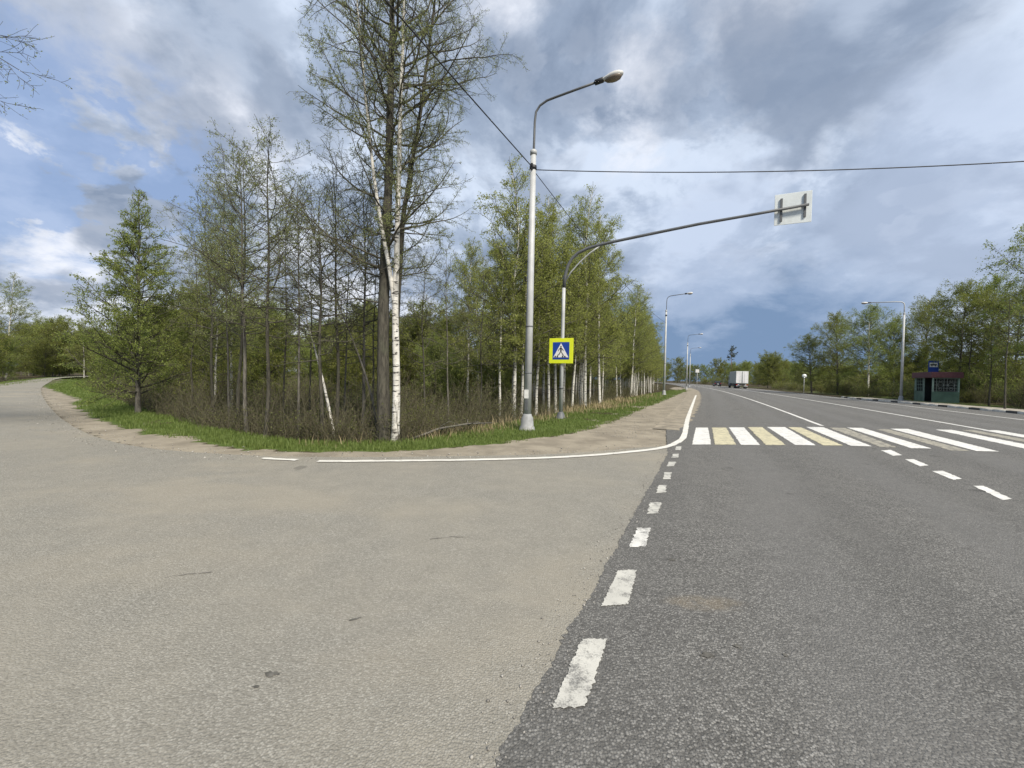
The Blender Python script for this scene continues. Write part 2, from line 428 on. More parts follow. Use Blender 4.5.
# painted markings
def quad_px(*p): return [G(*q) for q in p]
zw = [[(692, 445), (711, 445), (708, 428), (696, 428)], [(741, 445.3), (760, 445.5), (744, 427.7), (729, 427.7)],
      [(795, 445.3), (816, 445.8), (785, 427.4), (767, 427.3)], [(851, 446.3), (872, 446.8), (823, 427.5), (806, 427.3)],
      [(911, 448.7), (931.6, 449), (862.5, 428.3), (847, 428)], [(976.6, 451.5), (999, 452), (908, 429.2), (890, 429)]]
zy = [[(715, 445), (736, 445.2), (726, 428), (712, 428)], [(766, 445.5), (786, 445.7), (762, 427.5), (748, 427.5)],
      [(823, 445.8), (843, 446), (801, 427.8), (788, 427.5)]]
Wp = [rough_poly(quad_px(*q), .008) for q in zw]; Yp = [rough_poly(quad_px(*q), .010) for q in zy]
def zst(t0, t1): return rough_poly([RD(10.85 + .46 * t0, t0, False), RD(10.85 + .46 * t1, t1, False), RD(14.85 + .62 * t1, t1, False), RD(14.85 + .62 * t0, t0, False)], .012)
Wp += [zst(7.15, 7.7), zst(8.72, 9.25), zst(10.3, 10.8), zst(11.8, 12.3)]
tag(poly_sheet('crossing_white_stripes', Wp, .0135, M_WHITE), kind='structure')
tag(poly_sheet('crossing_yellow_stripes', Yp, .0145, M_YELL), kind='structure')
tag(poly_sheet('crossing_worn_stripes', [rough_poly(quad_px((880, 447.2), (897, 447.8), (845, 428.2), (829, 427.9)), .02), zst(5.2, 5.6), zst(8.02, 8.45)], .0125, M_YWORN), kind='structure')
dl = [[(582, 641), (607, 641), (585, 709), (552, 711)], [(618, 572), (637, 571.5), (628, 606), (601, 608)]]
dl2 = [[(649.5, 503.5), (661, 503.5), (658, 514.5), (647, 515)], [(658.5, 486), (667, 486), (665, 493.4), (656, 494)],
       [(664.8, 473), (671.5, 473), (670, 480), (663, 480)], [(668.5, 462.5), (676, 462.5), (674, 467), (666.5, 467)],
       [(673, 454.4), (679, 454.4), (678, 458.2), (671.5, 458.2)], [(676.5, 447), (681.5, 447), (680.5, 450.6), (675, 450.6)]]
dw = [[(637, 529), (651, 529), (645, 548), (629, 549)]]
dr = [[(881, 451), (891, 450.4), (902, 455.7), (893, 456.4)], [(905, 460), (914, 459.8), (928.5, 466), (920, 467)],
      [(932, 471.7), (942.6, 471.4), (962, 479.5), (953, 480.6)], [(973, 486.6), (983.5, 486.6), (1012, 499.8), (1003, 501)]]
tag(poly_sheet('edge_dashes', [rough_poly(quad_px(*q), .0045, .012) for q in dl] + [rough_poly(quad_px(*q), .007, .03) for q in dl2], .0135, M_DASH), kind='structure')
tag(poly_sheet('worn_edge_dash', [rough_poly(quad_px(*q), .006, .02) for q in dw], .0135, M_WORN), kind='structure')
tag(poly_sheet('lane_dashes', [rough_poly(quad_px(*q), .006) for q in dr] + [[RD(s, 3.62, False), RD(s, 3.77, False), RD(s + .9, 3.77, False), RD(s + .9, 3.62, False)] for s in (6.0, 3.8, 1.6)], .0135, M_WHITE), kind='structure')
def line_strip(name, C, w, z, mat, jagamp=.006):
    C = np.array(C); d = np.gradient(C, axis=0); d /= np.linalg.norm(d, axis=1)[:, None]; n = np.c_[-d[:, 1], d[:, 0]]
    ww = np.asarray(w) / 2 * np.ones(len(C))
    A = C + n * (ww + rng.normal(0, jagamp, len(C)))[:, None]; B = C - n * (ww + rng.normal(0, jagamp, len(C)))[:, None]
    return tag(strip(name, A, B, z, mat), kind='structure')
el = [G(*p) for p in [(696, 395.4), (691.4, 407.8), (687, 420.8), (685.6, 431), (683.6, 438.4), (679.7, 441.6), (673, 445), (666, 447.5), (657, 449.4), (640, 451.4), (600, 455.5), (540, 459), (450, 461), (350, 462), (318, 461.8)]]
L = smooth_line(el, .12); line_strip('edge_line', L, .15, .0165, M_DUSTLINE)
line_strip('edge_line_end', smooth_line([G(297, 460.8), G(280, 460), G(262, 458.9)], .1), .13, .0165, M_DUSTLINE, .015)
def along(s0, s1, t): return [RD(s, t) for s in np.arange(s0, s1, .5)]
line_strip('lane_line', along(18.2, 300, 3.72), .14, .0135, M_WHITE)
line_strip('centre_line', along(20.3, 300, 8.9), .16, .0135, M_WHITE)
line_strip('far_edge_line', along(-20, 300, 13.7), .15, .0135, M_WHITE)

# asphalt marks on the side road
def blob(px, py, rx, ry, rot=0):
    c = G(px, py); out = []
    for k in range(18):
        a = 2 * math.pi * k / 18; r = 1 + rng.normal(0, .22)
        x, y = rx * r * math.cos(a), ry * r * math.sin(a)
        out.append((c[0] + x * math.cos(rot) - y * math.sin(rot), c[1] + x * math.sin(rot) + y * math.cos(rot)))
    return out
M_TAR = simple('tar_patch', (.11, .105, .092), .9, var=.4, scale=30)
tag(poly_sheet('tar_spots', [blob(272, 675.5, .036, .020), blob(355, 620, .035, .010, .5), blob(256, 688, .016, .008)], .0075, M_TAR), kind='structure')
tag(poly_sheet('lane_oil_spots', [blob(707, 657, .04, .02), blob(737, 648, .02, .018), blob(785, 657, .014, .012), blob(672, 561, .03, .02)], .0125, M_TAR), kind='structure')
M_CRACK = simple('crack_fill', (.14, .13, .115), .95, var=.3, scale=20)
ck = [G(161, 579.5), G(172, 577), G(183, 575.5), G(196, 574.5), G(212, 573)]
line_strip('pavement_crack', resample(ck, .03), .008, .0075, M_CRACK, .005)
ck = [G(430, 540), G(452, 537.5), G(468, 538)]
line_strip('pavement_crack_small', resample(ck, .03), .009, .0075, M_CRACK, .006)

# kerb and bus platform on the far side
M_KERB = simple('kerb_white', (.50, .49, .45), .85, var=.2, dirt=(.25, .22, .18)); M_KBLK = simple('kerb_black', (.045, .045, .045), .85, var=.3)
V = []; Qs = []; mi = []
s = 8.0; k = 0
while s < 58:
    e = s + (1.0 if k % 3 == 2 else 1.05); n0 = len(V)
    a0, a1 = RD(s + .01, main_right(s)), RD(e - .01, main_right(e)); b0, b1 = RD(s + .01, main_right(s) + .18), RD(e - .01, main_right(e) + .18)
    V += [(*a0, -.05), (*a1, -.05), (*b1, -.05), (*b0, -.05), (*a0, .145), (*a1, .145), (*b1, .15), (*b0, .15)]
    Qs += [[n0 + i for i in q] for q in ((0, 1, 5, 4), (1, 2, 6, 5), (2, 3, 7, 6), (3, 0, 4, 7), (4, 5, 6, 7))]; mi += [1 if k % 3 == 2 else 0] * 5
    s = e; k += 1
o = npmesh('kerb', V, Qs, [M_KERB, M_KBLK], mi); tag(o, kind='structure')
M_PLAT = mat_dirt('platform_paving', (.24, .215, .175), (.40, .37, .31))
pp = np.arange(8, 58, 1.0)
tag(strip('bus_platform', [RD(s, main_right(s) + .182) for s in pp], [RD(s, main_right(s) + 2.2 + .15 * math.sin(s)) for s in pp], .142, M_PLAT, 2), kind='structure')

# ------------------------------------------------------------------ foliage and bark materials
def leaf_mat(name, c1, c2, c3, trans=.35):
    m, t, b = newmat(name)
    g = t.add('ShaderNodeNewGeometry'); oi = t.add('ShaderNodeObjectInfo')
    c = t.mix(g.outputs['Random Per Island'], c1, c2)
    c = t.mix(t.math('MULTIPLY', t.step(oi.outputs['Random'], .2, 1.0), .6), c, c3)
    t.put(b.inputs['Base Color'], c); b.inputs['Roughness'].default_value = .55; b.inputs['Specular IOR Level'].default_value = .3
    tr = t.add('ShaderNodeBsdfTranslucent'); t.put(tr.inputs[0], c)
    mx = t.add('ShaderNodeMixShader'); mx.inputs[0].default_value = trans
    t.l.new(b.outputs[0], mx.inputs[1]); t.l.new(tr.outputs[0], mx.inputs[2])
    t.l.new(mx.outputs[0], m.node_tree.nodes['Material Output'].inputs[0]); return m
LF_YOUNG = leaf_mat('young_birch_leaf', (.28, .32, .075), (.43, .45, .14), (.32, .38, .095), .58)
LF_GREEN = leaf_mat('fresh_green_leaf', (.21, .275, .06), (.35, .40, .115), (.25, .30, .075), .55)
LF_OLIVE = leaf_mat('olive_leaf', (.18, .21, .045), (.31, .32, .08), (.22, .255, .055), .55)
LF_BUD = leaf_mat('grey_green_bud', (.23, .27, .09), (.38, .42, .17), (.28, .32, .11), .55)
LF_UNDER = leaf_mat('undergrowth_leaf', (.09, .11, .03), (.18, .19, .06), (.12, .14, .04), .4)
LF_DARK = leaf_mat('dark_needle', (.03, .05, .018), (.07, .09, .032), (.04, .055, .02), .15)
def bark(name, lo, hi, scale=9):
    m, t, b = newmat(name); p = objc(t)
    n = t.noise(t.mapping(p, (1, 1, .22)), scale * 2.2, 7, .7, .4)
    c = t.mix(t.step(n, .32, .68), lo, hi)
    c = t.mix(t.math('MULTIPLY', t.step(t.noise(p, 1.7, 4, .6), .5, .7), .4), c, (.085, .10, .055))
    t.put(b.inputs['Base Color'], c); b.inputs['Roughness'].default_value = .95; bump(t, b, n, .9, .02); return m
BK_DARK = bark('grey_brown_bark', (.028, .026, .020), (.10, .092, .072))
BK_GREY = bark('grey_bark', (.06, .055, .047), (.19, .175, .15))
BK_TWIG = bark('dark_twig', (.050, .046, .036), (.125, .115, .085))
BK_SHRUB = bark('brown_shrub_twig', (.060, .054, .033), (.155, .138, .082))
BK_PINE = bark('orange_pine_bark', (.10, .055, .03), (.26, .15, .085))
def birch_bark():
    m, t, b = newmat('white_birch_bark'); p = objc(t)
    n1 = t.noise(t.mapping(p, (2.2, 2.2, 9)), 2.6, 4, .6, .5)
    n2 = t.noise(t.mapping(p, (4, 4, 9)), .9, 5, .7, .3)
    c = t.mix(t.step(t.noise(p, 5, 4, .6), .3, .7), (.50, .48, .43), (.72, .70, .65))
    c = t.mix(t.step(n1, .565, .63), c, (.04, .036, .032))
    c = t.mix(t.step(n2, .575, .65), c, (.05, .045, .04))
    z = t.add('ShaderNodeSeparateXYZ'); t.l.new(p, z.inputs[0])
    lowf = t.math('ADD', t.math('SUBTRACT', 1.0, t.step(z.outputs[2], .0, .9)), t.math('MULTIPLY', t.math('SUBTRACT', n2, .5), 1.5))
    c = t.mix(t.step(lowf, .75, 1.0), c, (.09, .078, .062))
    t.put(b.inputs['Base Color'], c); b.inputs['Roughness'].default_value = .8; bump(t, b, n1, .4, .008); return m
BK_BIRCH = birch_bark()

# ------------------------------------------------------------------ tree growing (numpy)
def nrm(v): return v / np.maximum(np.linalg.norm(v, axis=-1, keepdims=True), 1e-9)
def grow(P, Dv, L, r0, r1, nseg, wobble, trop, rg, dtrop=0.0):
    N = len(P); pts = [P]; d = nrm(Dv); st = (L / nseg)[:, None]
    for k in range(nseg):
        d = nrm(d + rg.normal(0, wobble, (N, 3)) + np.array([0, 0, 1.0]) * (trop + dtrop * k / nseg))
        P = P + d * st; pts.append(P)
    pts = np.stack(pts, 1); u = np.linspace(0, 1, nseg + 1)[None]
    rad = r0[:, None] * (1 - u) + r1[:, None] * u
    return pts, rad
def tubes(pts, rad, S):
    N, K, _ = pts.shape
    tn = nrm(np.gradient(pts, axis=1))
    ref = np.where(np.abs(tn[:, :1, 2:3]) < .9, np.array([0, 0, 1.0]), np.array([1.0, 0, 0]))
    n0 = nrm(np.cross(tn[:, :1], ref)); n = nrm(n0 - (n0 * tn).sum(-1, keepdims=True) * tn); b = np.cross(tn, n)
    a = np.arange(S) * 2 * np.pi / S
    V = pts[:, :, None] + rad[:, :, None, None] * (np.cos(a)[None, None, :, None] * n[:, :, None] + np.sin(a)[None, None, :, None] * b[:, :, None])
    i = np.arange(N)[:, None, None] * K * S + np.arange(K - 1)[None, :, None] * S; k = np.arange(S)[None, None]; k2 = (k + 1) % S
    Qd = np.stack([i + k, i + k2, i + S + k2, i + S + k], -1)
    return V.reshape(-1, 3), Qd.reshape(-1, 4)
def sample_along(pts, rad, bi, u):
    K = pts.shape[1]; x = u * (K - 1); i = np.clip(x.astype(int), 0, K - 2); fr = (x - i)[:, None]
    p = pts[bi, i] * (1 - fr) + pts[bi, i + 1] * fr; tn = nrm(pts[bi, i + 1] - pts[bi, i])
    r = rad[bi, i] * (1 - fr[:, 0]) + rad[bi, i + 1] * fr[:, 0]; return p, tn, r
def kids(pts, rad, L, n, a, b, ang, lenf, rg, rmin, flat=0.0):
    N = len(pts); bi = np.repeat(np.arange(N), n)
    u = (np.tile(np.arange(n), N) + rg.uniform(0, 1, N * n)) / n * (b - a) + a
    p, tn, r = sample_along(pts, rad, bi, u)
    q = rg.normal(0, 1, (N * n, 3)); q[:, 2] *= (1 - flat); q = nrm(q - (q * tn).sum(-1, keepdims=True) * tn)
    an = rg.normal(ang, .22, N * n)[:, None]
    d = tn * np.cos(an) + q * np.sin(an)
    ln = L[bi] * lenf * (1.15 - .75 * u) * rg.uniform(.6, 1.3, N * n)
    k = rg.uniform(0, 1, N * n) < np.clip(L[bi] / np.quantile(L, .6), .12, 1)
    return p[k], d[k], ln[k], np.maximum(r * .55, rmin)[k]
def leaves(pts, rad, per, size, spread, rg):
    N = len(pts); bi = np.repeat(np.arange(N), per); u = rg.uniform(.1, 1, N * per)
    p, tn, r = sample_along(pts, rad, bi, u); p = p + rg.normal(0, spread, p.shape)
    a = nrm(rg.normal(0, 1, p.shape) + np.array([0, 0, -.35])); c = nrm(np.cross(a, rg.normal(0, 1, p.shape)))
    s = (size * rg.uniform(.6, 1.35, len(p)))[:, None]
    V = np.stack([p, p + a * s * .5 + c * s * .36, p + a * s, p + a * s * .5 - c * s * .36], 1)
    return V.reshape(-1, 3), np.arange(len(p) * 4).reshape(-1, 4)
class Acc:
    def __init__(s): s.V = []; s.Q = []; s.m = []; s.sm = []; s.n = 0
    def add(s, VQ, m, smooth=True):
        V, Qd = VQ; s.V.append(V); s.Q.append(Qd + s.n); s.m.append(np.full(len(Qd), m)); s.sm.append(np.full(len(Qd), smooth)); s.n += len(V)
    def build(s, name, mats, parent): return npmesh(name, np.concatenate(s.V), np.concatenate(s.Q), mats, np.concatenate(s.m), np.concatenate(s.sm), parent)

SHAPES = {'cone': lambda u: (1 - u) ** .85 + .07, 'oval': lambda u: np.sin(np.pi * (.12 + .83 * u)) ** .8 + .05,
          'column': lambda u: (1 - u ** 2.2) * .9 + .12, 'vase': lambda u: .45 + .55 * np.sin(np.pi * (.1 + .75 * u)),
          'top': lambda u: np.sin(np.pi * (.2 + .65 * u)) + .05}
def make_tree(name, seed, trunks, r_base, n1, start, lmax, shape='oval', el=(20, 60), n2=9, n3=5, leafn=6, leafsize=.06,
              leafm=None, trunkm=None, twigm=None, droop=0.0, wobble=.09, rtip=.012, rmin=.0045, lenf=(.45, .4), spread=.05,
              parts=('trunk', 'crown'), extra=(), n1_seg=7, flare=1.35, up1=.05, limb_in_trunk=False, clump=0.0, tip_r=.12, angs=(.85, .8)):
    """trunks: list of paths (local xyz points)"""
    rg = np.random.default_rng(seed); root = empty(name); tk, cr = Acc(), Acc()
    if isinstance(r_base, (int, float)): r_base = [r_base] * len(trunks)
    for ti, path in enumerate(trunks):
        P = np.array(path, float); d = np.r_[0, np.cumsum(np.linalg.norm(np.diff(P, axis=0), axis=1))]; K = max(14, int(d[-1] * 3.2))
        u = np.linspace(0, 1, K); pp = np.stack([np.interp(u * d[-1], d, P[:, i]) for i in range(3)], -1)
        for _ in range(3): pp[1:-1] = .5 * pp[1:-1] + .25 * (pp[:-2] + pp[2:])
        rb = r_base[ti]; Lt = d[-1]
        jit = np.cumsum(rg.normal(0, rb * .13, (K, 3)), 0); jit -= jit[0]; jit[:, 2] = 0; pp = pp + jit * np.linspace(0, 1, K)[:, None]
        rad = rb * (1 - u * (1 - tip_r)) ** .95; h = pp[:, 2]
        if ti == 0 or True: rad = rad * (1 + (flare - 1) * np.exp(-np.maximum(h, 0) / (rb * 2.0)))
        rad = rad * (1 + rg.normal(0, .025, K))
        tk.add(tubes(pp[None], rad[None], 10 if rb > .07 else 7), 0)
        nn = n1[ti] if isinstance(n1, (list, tuple)) else n1
        uu = start + (1 - start) * (np.arange(nn) + rg.uniform(0, 1, nn)) / nn; cu = (uu - start) / (1 - start)
        p, tn, r = sample_along(pp[None], rad[None], np.zeros(nn, int), np.clip(uu, 0, .999))
        az = np.arange(nn) * 2.399 + rg.normal(0, .5, nn) + seed; e = np.radians(el[0] + (el[1] - el[0]) * cu + rg.normal(0, 9, nn))
        dv = np.stack([np.cos(az) * np.cos(e), np.sin(az) * np.cos(e), np.sin(e)], -1)
        lm = lmax[ti] if isinstance(lmax, (list, tuple)) else lmax
        ln = lm * SHAPES[shape](cu) * rg.uniform(.65, 1.25, nn); r1 = np.minimum(r * .6, .007 + ln * .0095)
        for (eu, ev, el_, er) in (extra if ti == 0 else ()):
            q, _, _2 = sample_along(pp[None], rad[None], np.zeros(1, int), np.array([eu]))
            p = np.r_[p, q]; dv = np.r_[dv, nrm(np.array([ev], float))]; ln = np.r_[ln, el_]; r1 = np.r_[r1, er]
        b1, q1 = grow(p, dv, ln, r1, np.full(len(p), rmin * 1.4), n1_seg, wobble, up1, rg, -droop)
        (tk if limb_in_trunk else cr).add(tubes(b1, q1, 5), 0)
        p2, d2, l2, r2 = kids(b1, q1, ln, n2, .18, 1.0, angs[0], lenf[0], rg, rmin * 1.15, .35)
        b2, q2 = grow(p2, d2, l2, r2, np.full(len(p2), rmin), 4, wobble * 1.3, .02, rg, -droop * 1.2)
        cr.add(tubes(b2, q2, 3), 0)
        if n3:
            p3, d3, l3, r3 = kids(b2, q2, l2, n3, .15, 1.0, angs[1], lenf[1], rg, rmin, .2)
            l3 = np.maximum(l3, .10)
            b3, q3 = grow(p3, d3, l3, np.full(len(p3), rmin), np.full(len(p3), rmin * .7), 3, wobble * 1.5, 0, rg, -droop * 1.6)
            cr.add(tubes(b3, q3, 3), 0)
        else: b3, q3 = b2, q2
        if leafn:
            if clump:
                keep = rg.uniform(0, 1, len(b3)) > clump; b3, q3 = b3[keep], q3[keep]
            cr.add(leaves(b3, q3, leafn, leafsize, spread, rg), 1, False)
    tk.build(parts[0], [trunkm], root); cr.build(parts[1], [twigm or BK_TWIG, leafm or LF_GREEN], root)
    return root
def straight(h, rg, lean=.03, n=7):
    a = rg.uniform(0, 6.28); k = rg.uniform(0, lean); w = rg.normal(0, .012 * h, (n, 2)); w[0] = 0
    return [(math.cos(a) * k * h * (i / (n - 1)) ** 1.3 + w[i, 0] * i / n, math.sin(a) * k * h * (i / (n - 1)) ** 1.3 + w[i, 1] * i / n, h * i / (n - 1) - (.15 if i == 0 else 0)) for i in range(n)]
def local_path(base, pxs):
    out = []
    for (px, py, dep) in pxs:
        w = D(px, py, dep); out.append((w[0] - base[0], w[1] - base[1], w[2] - base[2]))
    return out

# ================================================================== TREES
def at(px, py): return G(px, py)
def place(o, x, y, dz=0.0): o.location = (x, y, gz(x, y) + dz)
# big dark alder with two trunks beside the ditch
b = G(384, 441.5); base = (b[0], b[1], 0.0)
alder = make_tree('alder_tree', 21,
    [local_path(base, [(384, 449, 9.4), (383, 380, 9.4), (383, 300, 9.4), (388, 150, 9.5), (390, 20, 9.6), (394, -150, 9.7)]),
     local_path(base, [(398, 447, 9.9), (396, 400, 9.9), (396, 330, 9.9), (404, 220, 10.0), (425, 100, 10.1), (438, -10, 10.2), (446, -110, 10.3)])],
    [.150, .085], [58, 46], .27, [2.7, 2.15], 'vase', (2, 60), 14, 9, 7, .021, LF_BUD, BK_DARK, BK_TWIG, droop=-.05, wobble=.14, rmin=.0029,
    lenf=(.40, .42), spread=.02, parts=('trunk', 'crown'), n1_seg=10, tip_r=.1,
    extra=[(.30, (-1, -.1, .25), 2.3, .035), (.24, (-1, .25, .05), 1.9, .022), (.36, (1, .3, .12), 2.0, .03), (.28, (1, -.2, .1), 1.7, .022)])
alder.location = (*b, 0)
tag(alder, 'tall dark leafless double trunk tree standing at the grass edge right behind the white birch', 'tree')
b = G(395, 442); base = (b[0], b[1], 0.0)
birch = make_tree('birch_tree', 33,
    [local_path(base, [(395, 446, b[1]), (397, 385, b[1]), (395.5, 340, b[1]), (394.5, 300, b[1]), (396, 250, b[1]), (397, 200, b[1]), (399, 120, b[1]), (402, 30, b[1]), (405, -90, b[1])]),
     local_path(base, [(394.5, 306, b[1]), (391, 275, b[1] - .05), (385, 245, b[1] - .1), (377, 200, b[1] - .1), (368, 120, b[1] - .1), (362, 50, b[1] - .1), (354, -70, b[1])])],
    [.088, .050], [28, 24], .35, [1.9, 1.5], 'vase', (10, 62), 12, 8, 8, .026, LF_BUD, BK_BIRCH, BK_TWIG, droop=.03, wobble=.12, rmin=.0034, spread=.02,
    flare=1.25, tip_r=.15)
birch.location = (*b, 0)
tag(birch, 'white barked birch forking halfway up in front of the dark double trunk', 'tree')
# conical green tree on the left
b = G(138, 413)
con = make_tree('conical_tree', 7, [local_path((*b, 0), [(138, 418, b[1]), (138, 380, b[1]), (140, 300, b[1]), (141, 240, b[1]), (141, 192, b[1])])], .075, 110, .10, 2.25, 'cone', (14, 46), 13, 6, 11, .040,
                LF_GREEN, BK_GREY, BK_TWIG, wobble=.10, rmin=.004, lenf=(.42, .42), spread=.03, n1_seg=8, flare=1.5)
con.location = (*b, 0); tag(con, 'cone shaped young tree with fresh green leaves on the grass by the left bend', 'tree')
# tree outside on the left whose branches hang into the corner
lt = make_tree('overhanging_tree', 9, [[(0, 0, -.1), (.1, .1, 3), (.3, .2, 6), (.2, .5, 9), (.4, .6, 12)]], .2, 30, .45, 3.0, 'oval', (15, 50), 17, 9, 3, .028, LF_BUD, BK_GREY, BK_TWIG,
               droop=.075, wobble=.10, rmin=.0036, lenf=(.36, .45), spread=.02, up1=0.0, extra=[(.58, (1, .46, -.06), 5.0, .035), (.66, (1, .30, .0), 4.9, .035), (.70, (1, .5, -.02), 5.0, .035), (.56, (1, .38, .12), 5.0, .04), (.62, (1, .52, .06), 5.2, .04), (.60, (1, .25, .12), 4.6, .035), (.68, (1, .42, .02), 5.2, .04), (.64, (1, .36, .08), 4.8, .04)])
place(lt, -13.6, 4.9); tag(lt, 'tree at the left edge with bare branches hanging into the top corner', 'tree')

# thin bare alders along the ditch
thin_defs = [  # base px, base py, top px, top py, lean pts, kind
    (247, 441, 236, 158, 10.3, 0), (240, 437, 243, 166, 11.2, 0), (265, 442, 268, 140, 9.6, 0), (298, 441, 301, 190, 10.0, 1), (322, 442, 316, 196, 9.7, 0),
    (337, 441, 334, 170, 10.4, 0), (362, 439, 366, 172, 10.8, 0), (372, 436, 376, 230, 12.0, 1), (421, 428, 424, 255, 12.5, 1), (448, 425, 446, 250, 13.5, 1),
    (480, 419, 483, 262, 14.0, 1), (215, 425, 205, 205, 13.5, 0), (345, 430, 349, 236, 13.0, 1), (190, 424, 196, 230, 14.8, 1), (284, 431, 287, 205, 13.0, 1), (230, 430, 225, 190, 12.6, 1), (310, 430, 312, 225, 13.4, 1)]
words = ['thin dark tree leaning left just left of the tallest thin tree', 'thin dark upright tree crossing behind the left-leaning thin tree', 'tallest thin dark tree by the left ditch', 'slim bare sapling left of the two leaning pale stems',
         'thin dark tree directly behind the leaning pale stem', 'thin straight tree between the two leaning pale stems', 'thin dark tree touching the big double trunk on its left', 'bare sapling half hidden by the big double trunk',
         'bare sapling just right of the white forked birch', 'second bare sapling to the right of the forked birch', 'bare sapling nearest the lamp post on its left', 'thin tree with a spreading bare crown right of the conical tree', 'bare sapling left of the big double trunk, further back',
         'thin bare tree next to the conical tree on its right', 'bare sapling behind the tallest thin tree', 'thin bare tree just left of the left-leaning thin tree', 'bare sapling behind the slim one by the leaning stems']
for i, (bx, by, tx, ty, dep, kd) in enumerate(thin_defs):
    w0 = D(bx, by, dep); w1 = D(tx, ty, dep); rgt = np.random.default_rng(100 + i)
    x0, y0 = w0[0], dep; z0 = gz(x0, y0); h = w1[2] - z0; dx = w1[0] - x0
    pth = [(0, 0, -.15)] + [(dx * k / 6 + rgt.normal(0, .04), rgt.normal(0, .05), h * k / 6) for k in range(1, 7)]
    o = make_tree('thin_tree', 100 + i, [pth], .050 if kd == 0 else .036, 36 if kd == 0 else 24, .36, 1.6 if kd == 0 else 1.15, 'oval', (4, 48), 10, 6, 2 if 2 < i < 11 else 5, .028, LF_BUD if kd == 0 or i % 2 else LF_OLIVE, BK_DARK if i % 3 else BK_GREY, BK_TWIG,
                  wobble=.12, rmin=.0029, lenf=(.42, .42), spread=.025, n1_seg=6)
    o.location = (x0, y0, z0); tag(o, words[i], 'tree', 'thin bare trees along the ditch')
# pale leaning stems
for i, (pth_px, rad, lab) in enumerate([([(333, 428, 10.3), (322, 372, 10.3), (310, 330, 10.4), (300, 290, 10.5)], .045, 'whitish stem leaning left, the left one of the two leaning stems'),
                                        ([(375, 405, 10.5), (358, 352, 10.5), (340, 308, 10.6), (324, 262, 10.8)], .04, 'grey stem leaning left beside the big double trunk')]):
    w0 = D(*pth_px[0]); z0 = gz(w0[0], w0[1]); b = (w0[0], w0[1], z0)
    pth = local_path(b, pth_px); pth = [(pth[0][0] + .12, pth[0][1], -.15)] + pth
    o = make_tree('leaning_tree', 140 + i, [pth], rad, 10, .55, .8, 'oval', (10, 50), 6, 4, 3, .03, LF_BUD, BK_BIRCH if i == 0 else BK_GREY, BK_TWIG, rmin=.0038, spread=.02)
    o.location = b; tag(o, lab, 'tree')

# prototypes for the woods -------------------------------------------------
rgp = np.random.default_rng(77)
def birch_proto(i, h=10.0, leafm=None, leafn=9, size=.054, lmax=2.35, start=.24, n1=58, r=.072, shape='column', bk=None, nm='young_birch', **kw):
    return make_tree(nm, 300 + i, [straight(h, rgp, .05)], r, n1, start, lmax, shape, (18, 56), 11, 6, leafn, size, leafm or LF_YOUNG, bk or BK_BIRCH, BK_TWIG, droop=.07, wobble=.11, rmin=.0045, lenf=(.42, .42), spread=.06, flare=1.2, **kw)
birches = [birch_proto(0), birch_proto(1, lmax=2.1, start=.3), birch_proto(2, n1=48, leafn=8), birch_proto(3, lmax=2.6, start=.28, leafn=8)]
bushy = [make_tree('bushy_tree', 320 + i, [straight(6.0, rgp, .06)], .07, 54, .10, 2.5, 'oval', (5, 55), 11, 6, 12, .07, [LF_OLIVE, LF_GREEN, LF_OLIVE][i], BK_GREY, BK_TWIG, wobble=.13, rmin=.006, spread=.08, clump=.15) for i in range(3)]
broad = [make_tree('broadleaf_tree', 330 + i, [straight(10.5, rgp, .08)], .13, 60, .16, 3.7, 'oval', (5, 60), 13, 7, 12, .08, [LF_GREEN, LF_OLIVE][i], BK_GREY if i else BK_BIRCH, BK_TWIG, droop=.12, wobble=.14, rmin=.005, spread=.10, clump=.2) for i in range(2)]
shrubs = []
def make_shrub(seed, h, leafm, leafn, nst=16, nm='bare_shrub', bk=BK_SHRUB):
    rg = np.random.default_rng(seed); root = empty(nm); st, cr = Acc(), Acc()
    P = np.zeros((nst, 3)); P[:, :2] = rg.normal(0, .14, (nst, 2)); P[:, 2] = -.08
    dv = nrm(np.c_[P[:, :2] * 2.2 + rg.normal(0, .25, (nst, 2)), np.ones(nst)]); L = h * rg.uniform(.55, 1.1, nst)
    b1, q1 = grow(P, dv, L, np.full(nst, .014), np.full(nst, .006), 6, .1, .02, rg); st.add(tubes(b1, q1, 5), 0)
    p2, d2, l2, r2 = kids(b1, q1, L, 9, .15, 1, .7, .42, rg, .005); b2, q2 = grow(p2, d2, l2, r2, np.full(len(p2), .004), 4, .14, .05, rg); cr.add(tubes(b2, q2, 3), 0)
    p3, d3, l3, r3 = kids(b2, q2, l2, 5, .1, 1, .75, .45, rg, .004); l3 = np.maximum(l3, .12); b3, q3 = grow(p3, d3, l3, r3, np.full(len(p3), .003), 3, .15, .03, rg); cr.add(tubes(b3, q3, 3), 0)
    if leafn: cr.add(leaves(b3, q3, leafn, .042, .04, rg), 1, False)
    st.build('stems', [bk], root); cr.build('twigs', [bk, leafm], root); return root
shrubs = [make_shrub(1, 2.0, LF_OLIVE, 2), make_shrub(2, 1.7, LF_GREEN, 2), make_shrub(3, 2.2, LF_BUD, 1)]
gshrubs = [make_shrub(4, 1.9, LF_GREEN, 6, 18, 'leafy_shrub'), make_shrub(5, 1.7, LF_OLIVE, 7, 18, 'leafy_shrub')]
used = set()
